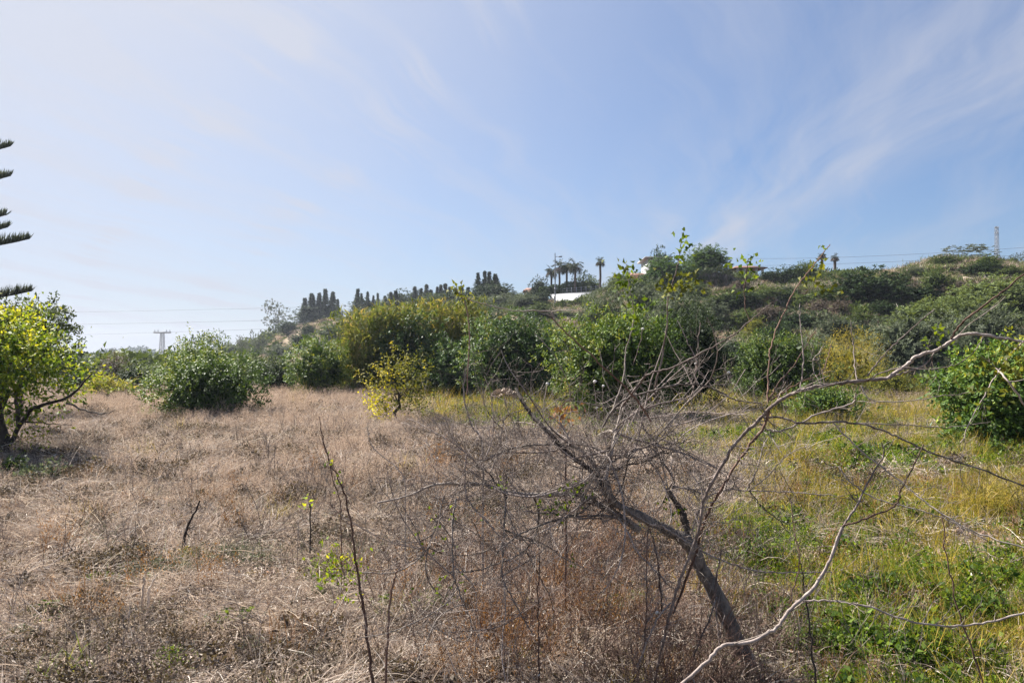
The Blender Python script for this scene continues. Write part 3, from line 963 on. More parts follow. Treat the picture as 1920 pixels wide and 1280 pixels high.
for _ in range(7): sa.tube(wiggly((0, 0, -.05), (random.uniform(-.5, .1), random.uniform(-.2, .2), random.uniform(.4, .9)), 5, .1), np.linspace(.014, .004, 5), 4)
link('stem', sa.mesh('stem', M['bark_dark'], True), root)
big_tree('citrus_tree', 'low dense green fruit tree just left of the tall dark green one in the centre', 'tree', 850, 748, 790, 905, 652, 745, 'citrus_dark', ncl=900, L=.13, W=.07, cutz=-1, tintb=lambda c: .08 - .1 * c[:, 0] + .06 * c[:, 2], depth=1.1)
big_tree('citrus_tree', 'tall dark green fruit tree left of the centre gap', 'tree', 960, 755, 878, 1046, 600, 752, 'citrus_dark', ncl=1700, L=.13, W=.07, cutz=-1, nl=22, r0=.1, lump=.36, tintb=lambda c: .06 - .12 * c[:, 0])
big_tree('citrus_tree', 'large bright green fruit tree in the centre, its left side sunlit', 'tree', 1165, 785, 1048, 1268, 600, 772, 'citrus', ncl=2100, L=.115, W=.058, cutz=-.95, nl=24, r0=.12, lump=.35, tintb=lambda c: .04 - .20 * c[:, 0] + .08 * c[:, 2])  # tint paints the sunlit left side into the leaf colour
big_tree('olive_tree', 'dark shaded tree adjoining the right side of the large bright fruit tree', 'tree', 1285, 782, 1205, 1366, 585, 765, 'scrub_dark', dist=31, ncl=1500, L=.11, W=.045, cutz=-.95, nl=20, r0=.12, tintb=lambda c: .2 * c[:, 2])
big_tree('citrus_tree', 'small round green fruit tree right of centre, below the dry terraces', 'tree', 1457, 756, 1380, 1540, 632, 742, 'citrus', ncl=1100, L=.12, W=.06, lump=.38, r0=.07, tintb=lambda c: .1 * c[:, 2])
big_tree('grey_bush', 'grey-green bush at the left foot of the small round fruit tree', 'bush', 1412, 752, 1368, 1450, 678, 752, 'olive', dist=38.5, ncl=420, L=.11, W=.03, cutz=-1)
big_tree('grey_bush', 'pale olive bush behind the right side of the small round fruit tree', 'bush', 1530, 730, 1490, 1580, 628, 728, 'olive', dist=46, ncl=480, L=.14, W=.04, cutz=-1)
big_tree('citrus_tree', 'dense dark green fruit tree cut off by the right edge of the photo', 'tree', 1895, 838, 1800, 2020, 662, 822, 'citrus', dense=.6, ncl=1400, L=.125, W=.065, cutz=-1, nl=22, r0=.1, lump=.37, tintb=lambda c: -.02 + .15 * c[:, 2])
big_tree('low_bush', 'low drooping green bush above the hanging green net', 'bush', 1545, 795, 1488, 1605, 728, 790, 'citrus', ncl=300, nleaf=10, L=.12, W=.055, cutz=-1, r0=.04)
big_tree('yellow_bush', 'tall feathery yellow-green bush beside the small round fruit tree', 'bush', 1592, 744, 1553, 1648, 632, 742, 'grass_yellow', dense=.2, ncl=520, L=.16, W=.02, spray=.6, up=.9, cutz=-1, r0=.03)
big_tree('yellow_bush', 'low ochre bush at the near edge of the pale clearing', 'bush', 1670, 755, 1632, 1712, 700, 752, 'yellow', ncl=260, L=.12, W=.04, up=.6, cutz=-1, r0=.03)
big_tree('olive_tree', 'broad grey-green olive thicket on the slope behind the pale clearing', 'tree', 1700, 715, 1625, 1800, 596, 705, 'olive', dist=52, ncl=1000, L=.18, W=.05, cutz=-1, nl=18)
big_tree('olive_tree', 'broad grey-green olive thicket above the dense fruit tree at the right edge', 'tree', 1840, 700, 1765, 1935, 585, 690, 'olive', dist=56, ncl=1000, L=.18, W=.05, cutz=-1, nl=18)
big_tree('olive_tree', 'grey olive tree with rounded crown behind the large bright fruit tree', 'tree', 1265, 700, 1200, 1335, 552, 690, 'olive', dist=52, ncl=1500, L=.17, W=.045, nl=20)
big_tree('olive_tree', 'grey olive tree behind the left half of the large bright fruit tree', 'tree', 1135, 690, 1085, 1185, 556, 680, 'olive', dist=57, ncl=1100, L=.18, W=.05, nl=16)
big_tree('olive_tree', 'small grey olive tree just below the terracotta house', 'tree', 1210, 600, 1172, 1248, 533, 600, 'olive', dist=70, ncl=500, L=.2, W=.06)
big_tree('olive_tree', 'olive tree behind the tall dark green fruit tree', 'tree', 930, 640, 880, 990, 575, 680, 'olive', dist=62, ncl=600, L=.2, W=.06)
big_tree('navy_bush', 'very dark bluish bush left of the round bright green fruit tree', 'bush', 520, 746, 488, 556, 682, 742, 'scrub_dark', dist=43, ncl=420, L=.13, W=.06, cutz=-1)
big_tree('olive_bush', 'pale green bush between the wide dark bush and the very dark one', 'bush', 474, 728, 438, 520, 672, 735, 'scrub_light', dist=50, ncl=420, L=.15, W=.06, cutz=-1)
big_tree('grey_bush', 'dark grey bush at the back left of the dry field', 'bush', 250, 745, 215, 296, 685, 748, 'scrub_dark', dist=42, ncl=420, L=.12, W=.05, cutz=-1, nleaf=10)
big_tree('brown_bush', 'dry brownish bush beside the dark grey one behind the dry field', 'bush', 214, 745, 188, 240, 672, 746, 'scrub_brown', dist=44, ncl=380, L=.14, W=.03, cutz=-1, up=.8)
big_tree('green_bush', 'low green bush filling the gap left of the wide dark green bush', 'bush', 270, 722, 235, 310, 688, 722, 'scrub_green', dist=55, ncl=240, L=.16, W=.07, cutz=-1)
big_tree('green_bush', 'low shaded bush line behind the leafy branch of the left-edge tree', 'bush', 150, 742, 100, 205, 700, 745, 'scrub_dark', dist=44, ncl=360, L=.14, W=.05, cutz=-1)
big_tree('loquat_tree', 'deep green tree half buried in the tall reeds', 'tree', 765, 735, 705, 830, 596, 735, 'citrus_dark', dist=41.5, ncl=700, L=.16, W=.07, cutz=-1)

# giant reed clumps
def reeds(label, x0, x1, top0, top1, dist, ncane, depth=3.0, name='reed_clump', lt=(0, 1)):
    b = gpt((x0 + x1) / 2, dist)
    root = tag(link(name, None, None, b), label, 'reeds')
    can, lv = Acc(), Acc()
    for i in range(ncane):
        px = random.uniform(x0, x1); dd = dist + random.uniform(-depth / 2, depth / 2)
        g = gpt(px, dd)
        f = (px - x0) / (x1 - x0)
        tp = top0 + (top1 - top0) * f + 14 * float(noise(px / 22.0, 3.3, 0, 4)) + random.uniform(-4, 26)
        edge = min(1, 4 * min(f, 1 - f) + .45)
        H = (CH + (HOR - tp) * dd / F - g.z) * edge
        ln = np.array((random.gauss(0, .12), random.gauss(0, .12), 1.0)); 
        q = np.array(tuple(g - b)) + ln * (np.linspace(0, 1, 5) * H)[:, None]
        q[:, 0] += np.linspace(0, 1, 5) ** 2 * random.gauss(0, .25)
        can.tube(q, np.linspace(.016, .006, 5), 4)
        m = 26
        ff = rng.uniform(.12, 1, m)
        bp = np.stack([np.interp(ff, np.linspace(0, 1, 5), q[:, k]) for k in range(3)], 1)
        d_ = rng.normal(0, .7, (m, 3)) + (0, 0, .8)
        tt = np.clip(rng.normal(.45, .22, m) + .35 * float(noise(px / 30.0, dd, 0, 8)) + (.25 if ff.mean() < .5 else 0), lt[0], lt[1])
        lv.ribbons(bp, d_, rng.uniform(.35, .75, m), rng.uniform(.045, .08, m), rng.uniform(1, 2.6, m), 3, tt)
    link('cane', can.mesh('cane', M['reed'], False), root)
    link('foliage', lv.mesh('foliage', M['reed']), root)
    return root


reeds('tall yellow-green reed clump with a ragged crown left of the centre', 640, 785, 582, 566, 42.5, 460)
reeds('tall reed clump with feathery ochre tips next to the dark green centre tree', 775, 908, 574, 558, 45, 400)
reeds('reddish-brown dry reeds behind the tall reed clumps', 800, 900, 596, 600, 49, 160, 2.0, lt=(.55, 1))
reeds('short dry pinkish reeds in front of the bushes behind the left field', 170, 240, 706, 712, 38, 70, 1.5, lt=(.6, 1))

# prickly blue-green plants by the right fruit tree
ag = hit(1768, 812)
root = tag(link('agave_plant', None, None, ag), 'blue-green leafy plant at the left foot of the dense right-edge fruit tree', 'plant')
aa = Acc()
for i in range(16):
    c = np.array((random.uniform(-.45, .55), random.uniform(-.3, .3), 0))
    n = 14; th = rng.random(n) * 6.28; el = rng.uniform(.3, 1.3, n)
    aa.leaves(np.tile(c, (n, 1)), np.stack([np.cos(th) * np.cos(el), np.sin(th) * np.cos(el), np.sin(el)], 1), rng.uniform(.18, .38, n), rng.uniform(.07, .11, n), None, .3, .1)
link('foliage', aa.mesh('foliage', M['agave']), root)

# ------------------------------------------------------------------ hillside shrubs: unit crowns reused at many sizes
def unit_crown(mat, ncl=560, nleaf=12, L=.10, W=.05, nl=9, cutz=-.75, lump=.5, up=.3, spray=.12, loose=False):
    a, lc, _ = crown_acc((1, 1, 1), nl, ncl, nleaf, L, W, spray, up, cutz, lump, loose=loose)
    V = np.concatenate(a.V)
    lo, hi = np.percentile(V, 3, axis=0), np.percentile(V, 97, axis=0)
    V = (V - [(lo[0] + hi[0]) / 2, (lo[1] + hi[1]) / 2, lo[2]]) / [(hi[0] - lo[0]) / 2, (hi[1] - lo[1]) / 2, hi[2] - lo[2]]
    return mesh_np('crown', V, np.concatenate(a.Q), np.concatenate(a.T), False, [M[mat]])


def unit_stem(mat='bark_dark'):
    a = Acc()
    for _ in range(6):
        a.tube(wiggly((rng.normal(0, .05), rng.normal(0, .05), -.12), (rng.normal(0, .4), rng.normal(0, .4), random.uniform(.45, .75)), 5, .1), np.linspace(.045, .01, 5), 4)
    return a.mesh('stem', M[mat], True)


UC = {}
for kd, mt, kw in (('dark', 'scrub_dark', {}), ('green', 'scrub_green', {}), ('olive', 'olive', dict(W=.04)), ('light', 'scrub_light', dict(W=.04, up=.6)),
                   ('brown', 'scrub_brown', dict(W=.03, L=.14)), ('yellow', 'yellow', dict(W=.04)), ('euca', 'euca', dict(ncl=260, loose=True, nl=13, lump=.27, spray=.1, L=.09, cutz=-1)),
                   ('pine', 'pine', dict(ncl=1500, L=.08, W=.035, nl=16, lump=.42, nleaf=16, cutz=-.35))):
    UC[kd] = [unit_crown(mt, **kw) for _ in range(3)]
US = [unit_stem() for _ in range(3)]
cnt = 0


def shrub(px, base, wd, top, kind, label, cat='bush', name=None, dist=None, group=None, stem=0.0, depth=1.0):
    """bush of wd px across whose foot stands at row base and top at row top; stem = share of bare trunk"""
    global cnt
    cnt += 1
    b = gpt(px, dist) if dist else hit(px, base)
    s_ = b.y / F
    H = max(CH + (HOR - top) * s_ - b.z, .5)
    Rx = wd / 2 * s_
    root = link(name or {'olive': 'olive_bush', 'brown': 'dry_bush', 'yellow': 'yellow_bush'}.get(kind, 'hill_bush'), None, None, b)
    root.rotation_euler = (0, 0, random.uniform(0, 6.28))
    c = link('crown', UC[kind][cnt % 3], root, (0, 0, H * stem - .1))
    c.scale = (Rx, Rx * depth, H * (1 - stem) + .1)
    t = link('stem' if not stem else 'trunk', US[cnt % 3], root)
    t.scale = (Rx * (.8 if not stem else .35), Rx * (.8 if not stem else .35), H * (1 if not stem else 1.2))
    tag(root, label, cat, group)
    return root


HB = [
    (1625, 572, 122, 507, 'dark', 'large dark domed bush on the crest, right of the pair of palms'),
    (1503, 627, 78, 585, 'dark', 'dark round bush under the long dry terrace, above the small round fruit tree'),
    (1690, 545, 28, 508, 'green', 'narrow green bush between the large domed bush and the rocky bank'),
    (1756, 553, 48, 505, 'green', 'upright green bush on the stony bank of the crest'),
    (1728, 566, 84, 536, 'dark', 'wide low dark bush at the foot of the stony bank'),
    (1530, 577, 78, 543, 'green', 'green bush left below the large domed bush'),
    (1537, 593, 46, 565, 'brown', 'grey-brown dead bush on the edge of the long dry terrace'),
    (1573, 592, 36, 566, 'brown', 'smaller dry bush right of the grey-brown dead one'),
    (1391, 578, 72, 547, 'dark', 'dark bush spreading under the house with the pillared terrace'),
    (1573, 642, 72, 594, 'olive', 'dull green bush beside the dark round one on the lower slope'),
    (1618, 618, 62, 587, 'green', 'green bush in the middle of the right slope'),
    (1656, 594, 62, 568, 'dark', 'dark brownish bush in a hollow of the right slope'),
    (1738, 628, 112, 566, 'light', 'pale broom-like bush in the middle of the right slope'),
    (1836, 636, 130, 558, 'light', 'pale broom-like bush low on the slope near the right edge'),
    (1860, 588, 132, 522, 'light', 'big pale green bush just under the crest near the right edge'),
    (1915, 570, 60, 520, 'green', 'green bush cut by the right edge below the crest'),
    (1482, 530, 46, 501, 'dark', 'small dark bush on the crest left of the pair of palms'),
    (1446, 530, 44, 508, 'dark', 'small dark bush on the crest beside the pillared terrace'),
    (1512, 530, 44, 494, 'green', 'taller green bush directly left of the pair of palms'),
    (1587, 524, 30, 508, 'green', 'small green bush at the feet of the pair of palms'),
    (1418, 630, 38, 600, 'yellow', 'little bright yellow bush on the middle slope'),
    (1387, 550, 38, 528, 'brown', 'grey dry bush under the row of drooping palms'),
    (1362, 584, 84, 548, 'green', 'green bush on the slope under the umbrella pine'),
    (1440, 566, 60, 540, 'green', 'green bush below the small dark crest bushes'),
    (1475, 560, 50, 536, 'olive', 'dull olive bush on the upper slope above the dead bush'),
    (1330, 600, 66, 566, 'olive', 'olive bush right of the rounded grey olive crown'),
    (1400, 612, 58, 582, 'green', 'green bush above the little bright yellow one'),
    (1447, 602, 52, 576, 'brown', 'brown dry bush on the slope left of the dark round one'),
    (930, 564, 62, 534, 'dark', 'dark bush right of the dense conifer trio'),
    (985, 580, 54, 553, 'olive', 'olive bush in front of the tan house'),
    (1014, 575, 34, 546, 'dark', 'dark round bush between tan house and white wall'),
    (942, 580, 82, 553, 'olive', 'wide olive bush below the conifer trio'),
    (1005, 600, 62, 570, 'green', 'bright bush below the left end of the white wall'),
    (1060, 602, 64, 582, 'olive', 'olive bush directly under the white wall'),
    (1158, 548, 44, 517, 'light', 'yellowish bush around the foot of the lone palm'),
    (1170, 548, 44, 514, 'green', 'green bush left of the terracotta house'),
    (900, 600, 80, 566, 'green', 'green bush rising behind the feathery reeds'),
    (860, 590, 60, 562, 'dark', 'dark bush under the pale conifer row'),
    (842, 576, 90, 550, 'dark', 'dark rounded tree at the right of the pale conifer row'),
    (728, 584, 40, 562, 'green', 'small green tree at the left end of the long conifer row'),
    (812, 592, 60, 556, 'green', 'green bush at the left of the pale conifer row'),
    (750, 580, 56, 550, 'dark', 'broad dark rounded tree between thin conifers on the ridge'),
    (780, 580, 40, 548, 'dark', 'small dark rounded tree in the ridge conifer row'),
    (690, 600, 60, 580, 'green', 'green bush under the second conifer clump'),
    (578, 632, 28, 609, 'dark', 'small dark bush on the pinkish bank under the first conifers'),
    (566, 652, 42, 625, 'dark', 'dark bush low on the pinkish bank'),
    (625, 642, 66, 608, 'green', 'grey-green bush on the slope right of the pinkish bank'),
    (654, 628, 44, 600, 'dark', 'dark bush on the slope left of the tall reeds'),
    (530, 676, 58, 648, 'olive', 'olive bush at the foot of the pinkish bank'),
    (602, 660, 50, 636, 'olive', 'olive bush above the round bright green fruit tree'),
    (540, 628, 38, 602, 'dark', 'dark bush on the knoll beside the eucalyptus'),
    (1770, 500, 44, 478, 'green', 'small bush at the left of the spreading crest tree'),
    (1852, 504, 44, 480, 'green', 'green bush under the lattice pylon'),
    (1650, 540, 36, 520, 'light', 'pale bush behind the large domed bush'),
    (1700, 560, 44, 544, 'brown', 'dry brown bush on the stony bank'),
    (1790, 560, 60, 530, 'brown', 'wide dry bush in the rocks under the spreading crest tree'),
    (1660, 660, 60, 628, 'green', 'green bush at the top of the olive thicket'),
    (1480, 662, 52, 634, 'olive', 'olive bush peeping over the small round fruit tree'),
    (1370, 672, 60, 634, 'olive', 'olive bush between the shaded tree and the small round fruit tree'),
    (1030, 640, 40, 610, 'light', 'pale bush on the dry slope left of the centre gap'),
    (1058, 655, 36, 628, 'yellow', 'yellowish bush in the gap beside the large bright fruit tree'),
]
HB += [
    (1385, 700, 70, 655, 'dark', 'dark bush filling the gap left of the small round fruit tree'),
    (1660, 712, 60, 668, 'green', 'green bush behind the low ochre bush'),
    (1770, 715, 60, 676, 'olive', 'olive bush between the two broad olive thickets'),
    (1560, 690, 60, 655, 'dark', 'dark bush behind the tall feathery yellow-green bush'),
    (1035, 715, 50, 670, 'green', 'green bush in the centre gap behind the fruit trees'),
    (1010, 690, 60, 640, 'dark', 'dark bush behind the right side of the tall dark green fruit tree'),
    (675, 690, 70, 640, 'dark', 'dark bush behind the left end of the reeds'),
    (565, 712, 50, 676, 'green', 'green bush between the very dark bush and the round bright green tree'),
    (660, 728, 40, 690, 'olive', 'olive bush tucked between the round bright green tree and the reeds'),
    (430, 722, 50, 684, 'green', 'green bush showing behind the right shoulder of the wide dark green bush'),
    (340, 716, 60, 676, 'dark', 'dark bush behind the left shoulder of the wide dark green bush'),
    (1260, 572, 60, 540, 'dark', 'dark bush under the lower umbrella pine'),
    (1300, 560, 54, 530, 'green', 'green bush under the small umbrella pine'),
    (1200, 560, 50, 528, 'dark', 'dark bush below the terracotta house'),
    (1092, 536, 40, 516, 'dark', 'dark rounded bush right of the tallest palm', 'bush', None, 143),
    (1010, 548, 34, 524, 'dark', 'dark bush at the left end of the palm group', 'bush', None, 147),
    (598, 606, 84, 574, 'dark', 'dark low bush joining the feet of the first ridge conifers', 'bush', None, 236),
    (690, 590, 56, 563, 'dark', 'dark low bush joining the feet of the second ridge conifers', 'bush', None, 216),
    (912, 562, 56, 533, 'dark', 'dark low bush joining the feet of the dense conifer clump', 'bush', None, 167),
    (1106, 548, 40, 524, 'green', 'green bush between the palm group and the lone palm', 'bush', None, 142),
    (1630, 640, 66, 610, 'dark', 'dark bush on the lower slope under the large domed bush'),
    (1560, 560, 50, 536, 'dark', 'dark bush between the palm pair and the large domed bush'),
    (1705, 600, 56, 572, 'green', 'green bush on the slope below the stony bank'),
    (1780, 590, 60, 560, 'green', 'green bush on the slope below the spreading crest tree'),
    (1830, 520, 60, 494, 'dark', 'dark bush on the crest under the spreading tree'),
    (1885, 522, 56, 500, 'green', 'green bush on the crest below the small cabin'),
    (1720, 524, 44, 500, 'olive', 'olive bush on the skyline above the stony bank'),
    (1460, 640, 60, 606, 'dark', 'dark bush on the slope behind the small round fruit tree'),
    (1420, 680, 56, 640, 'green', 'green bush at the left behind the small round fruit tree'),
]
for h in HB:
    shrub(*h)
# trees with clear trunks
shrub(519, 630, 44, 566, 'euca', 'thin see-through eucalyptus alone on the knoll', 'tree', 'eucalyptus_tree', stem=.22, dist=250)
shrub(484, 690, 30, 622, 'euca', 'taller of the hazy grey trees left of the knoll', 'tree', 'eucalyptus_tree', stem=.15, dist=190)
shrub(459, 690, 30, 632, 'euca', 'shorter hazy grey tree left of the knoll', 'tree', 'eucalyptus_tree', stem=.15, dist=200)
shrub(432, 690, 34, 645, 'olive', 'lowest hazy tree at the end of the far tree line', 'tree', 'far_tree', stem=.1, dist=210)
shrub(400, 690, 40, 632, 'euca', 'sparse grey tree behind the yellowish tree top', 'tree', 'eucalyptus_tree', stem=.1, dist=120)
shrub(1328, 535, 76, 467, 'pine', 'big bright green umbrella pine on the crest', 'tree', 'umbrella_pine', stem=.25, dist=112)
shrub(1252, 548, 80, 487, 'pine', 'lower umbrella pine left of the big one', 'tree', 'umbrella_pine', stem=.18, dist=110)
shrub(1293, 548, 50, 497, 'pine', 'small umbrella pine between the two bigger ones', 'tree', 'umbrella_pine', stem=.15, dist=108)
shrub(1238, 510, 44, 473, 'dark', 'dark tree behind the white house', 'tree', 'dark_tree', stem=.1, dist=128)
shrub(1803, 500, 100, 461, 'euca', 'wide sparse tree spreading on the crest near the lattice pylon', 'tree', 'spreading_tree', stem=.12, dist=101)
shrub(1912, 500, 26, 474, 'euca', 'small bare-looking bush on the crest at the right edge', 'tree', 'crest_tree', stem=.1, dist=99)

# dark clipped hedge above the white wall
hb0, hb1 = gpt(1012, 141), gpt(1126, 137)
root = tag(link('hedge', None, None, hb0), 'dark clipped hedge along the top of the white wall', 'hedge')
a = Acc(); n = 9000
f = rng.random(n)
dv = np.array(tuple(hb1 - hb0)); L_ = np.linalg.norm(dv)
zb_ = CH + (HOR - 551) * 140 / F - hb0.z
p = f[:, None] * np.array((dv[0], dv[1], 0)) + np.stack([rng.normal(0, .08, n), rng.uniform(-.5, .5, n), zb_ + rng.random(n) * (2.0 + .5 * noise(f * 9, 0, 0, 3)) - .2], 1)
a.leaves(p, rng.normal(0, 1, (n, 3)), .28, .14)
link('foliage', a.mesh('foliage', M['scrub_dark']), root)
a = Acc()
for k in range(12):
    q = dv * (k + .5) / 12; q[2] = 0
    a.tube([q + (0, 0, -.5), q + (0, 0, zb_ * .5), q + (0, 0, zb_ + .6)], [.08, .06, .04], 5)
link('stem', a.mesh('stem', M['bark_dark']), root)

# conifers
def unit_conifer(mat, seed, w_=.16):
    a = Acc(); n = 230
    f = np.sort(rng.random(n)) ** .85
    f = f * .95 + .04
    th = rng.random(n) * 6.28
    r_ = (w_ * 1.25 * (1 - f) ** 1.3 + .003) * rng.uniform(.45, 1.3, n)
    m = 22
    tt = rng.random((n, m))
    c = np.stack([np.cos(th), np.sin(th), np.zeros(n)], 1)
    p = c[:, None, :] * (r_[:, None] * tt)[..., None] + np.stack([np.zeros((n, m)), np.zeros((n, m)), f[:, None] - .02 * tt + rng.normal(0, .012, (n, m))], -1) + rng.normal(0, .008, (n, m, 3))
    ax = c[:, None, :] + rng.normal(0, .5, (n, m, 3)) + (0, 0, .6)
    a.leaves(p.reshape(-1, 3), ax.reshape(-1, 3), rng.uniform(.018, .045, n * m), .014)
    return a.mesh('crown', M[mat])


ct = Acc(); ct.tube([(0, 0, -.06), (0, 0, .5), (0, 0, .98)], [.016, .010, .002], 5)
CT = ct.mesh('trunk', M['bark_dark'], True)
CF = [unit_conifer('conifer', i, w_) for i, w_ in enumerate((.17, .22, .15))]
CFP = [unit_conifer('conifer_pale', i, w_) for i, w_ in enumerate((.16, .13))]


def conifer(px, base, top, label, dist, wid=1.0, pale=False, group=None):
    global cnt; cnt += 1
    b = gpt(px, dist)
    H = CH + (HOR - top) * dist / F - b.z
    root = tag(link('conifer_tree', None, None, b), label, 'tree', group)
    wid *= 1.4
    root.rotation_euler = (random.gauss(0, .03), random.gauss(0, .03), random.uniform(0, 6.28))
    fl = CFP if pale else CF
    c = link('crown', fl[cnt % len(fl)], root); c.scale = (H * wid, H * wid, H * 1.06)
    t = link('trunk', CT, root); t.scale = (H, H, H)
    return root


for px, tp, wd, lb in ((570, 562, 1.5, 'leftmost conifer of the first ridge clump, leaning bushy at its foot'), (583, 553, 1.5, 'second conifer of the first ridge clump'),
                       (597, 552, 1.4, 'third conifer of the first ridge clump'), (611, 546, 1.3, 'tallest conifer of the first ridge clump'),
                       (622, 550, 1.4, 'conifer right of the tallest in the first ridge clump'), (633, 563, 1.2, 'lowest conifer at the right end of the first ridge clump')):
    conifer(px, 605, tp, lb, 233 + random.uniform(-3, 3), wd)
for px, tp, wd, pl, lb in ((668, 545, 1.2, 0, 'tall dark conifer at the left of the second ridge clump'), (678, 552, 1.0, 0, 'second conifer of the second ridge clump'), (689, 549, 1.1, 0, 'third conifer of the second ridge clump'),
                           (699, 556, 1.0, 1, 'pale conifer of the second ridge clump'), (709, 552, 1.0, 1, 'pale conifer at the right of the second ridge clump')):
    conifer(px, 585, tp, lb, 214 + random.uniform(-3, 3), wd, bool(pl))
for i, (px, tp, pl) in enumerate(((722, 556, 0), (733, 550, 1), (744, 547, 0), (776, 540, 1), (790, 543, 0), (800, 536, 1), (808, 545, 0), (818, 540, 1), (826, 536, 1), (835, 534, 0), (843, 540, 1), (854, 543, 0), (868, 538, 1), (878, 541, 0))):
    conifer(px, 575, tp, ('pale' if pl else 'dark') + ' thin conifer in the long ridge row, number %s counted from the second clump' % ('one two three four five six seven eight nine ten eleven twelve thirteen fourteen'.split()[i]), 195 + random.uniform(-4, 4), random.uniform(1.2, 1.9), bool(pl), 'thin conifers in the long ridge row')
for px, tp, wd, lb in ((898, 514, 1.1, 'left conifer of the dense clump beside the dark crest bush'), (909, 511, 1.2, 'middle spiry conifer of the dense clump'), (918, 513, 1.3, 'third conifer of the dense clump'), (928, 516, 1.6, 'broad right-hand conifer of the dense clump')):
    conifer(px, 560, tp, lb, 165 + random.uniform(-2, 2), wd)

# palms
def unit_palm(nf=26, fl=1.0, droop=1.6):
    a = Acc()
    for i in range(nf):
        th = rng.random() * 6.28; el = rng.uniform(-.6, 1.35)
        d = np.array((math.cos(th) * math.cos(el), math.sin(th) * math.cos(el), math.sin(el)))
        q = [np.zeros(3)]; dd = d.copy()
        for k in range(6):
            q.append(q[-1] + dd * fl / 6); dd = dd + np.array((0, 0, -droop / 6 * (.5 + math.cos(max(el, 0))))); dd /= np.linalg.norm(dd)
        q = np.array(q)
        a.tube(q, np.linspace(.02, .006, 7), 3, .9)
        m = 34; ff = np.linspace(.25, 1, m)
        bp = np.stack([np.interp(ff * 6, np.arange(7), q[:, k]) for k in range(3)], 1)
        sdv = np.cross(d, (0, 0, 1)); sdv /= np.linalg.norm(sdv) + 1e-6
        sg = np.where(np.arange(m) % 2 == 0, 1, -1)[:, None]
        a.leaves(bp, sdv * sg + d * .6 + rng.normal(0, .15, (m, 3)) + (0, 0, -.2), .30, .045, rng.random(m) * (1 if el > -.2 else .6))
    return a.mesh('fronds', M['palm'])


def palm(px, base, top, rpx, dist, label, mesh, trunk=True):
    b = gpt(px, dist); s_ = dist / F
    zt = CH + (HOR - top) * s_ - b.z; R = rpx * s_
    root = tag(link('palm_tree', None, None, b), label, 'palm')
    root.rotation_euler = (0, 0, random.uniform(0, 6))
    f_ = link('crown', mesh, root, (0, 0, zt - R * .7)); f_.scale = (R, R, R)
    a = Acc(); h = zt - R * .7
    a.tube(wiggly((0, 0, -.2), (0, 0, h), 6, .01), [.30, .24, .22, .21, .21, .26], 8)
    link('trunk', a.mesh('trunk', M['palmtrunk'], True), root)
    sk = Acc(); n = 130
    th = rng.random(n) * 6.28
    sk.ribbons(np.stack([np.cos(th) * .2, np.sin(th) * .2, np.full(n, h - .1)], 1), np.stack([np.cos(th), np.sin(th), np.full(n, -.3)], 1), R * rng.uniform(.5, 1.1, n), .14, 2.5, 3)
    link('dead_fronds', sk.mesh('dead_fronds', M['straw_grey']), root)
    return root


PM = [unit_palm(), unit_palm(30), unit_palm(24, 1, 2.2)]
palm(1049, 548, 489, 17, 140, 'palm left of the street lamp group, touching the lamp pole', PM[0])
palm(1034, 548, 498, 15, 143, 'shorter shaggy palm at the far left of the palm group', PM[1])
palm(1063, 548, 488, 16, 141, 'middle palm of the group above the white wall', PM[1])
palm(1079, 548, 486, 18, 138, 'tallest palm at the right of the group above the white wall', PM[2])
palm(1126, 545, 483, 11, 134, 'lone slim palm standing right of the palm group', PM[0])
palm(1543, 522, 472, 9, 113, 'left palm of the pair on the crest left of the domed bush', PM[1])
palm(1567, 522, 476, 9, 113, 'right palm of the pair on the crest left of the domed bush', PM[2])
for px, tp, lb in ((1322, 500, 'low drooping palm beneath the big umbrella pine'), (1343, 498, 'second low drooping palm beneath the big umbrella pine'), (1362, 502, 'low drooping palm at the right of the big umbrella pine')):
    palm(px, 545, tp, 17, 107, lb, PM[2])

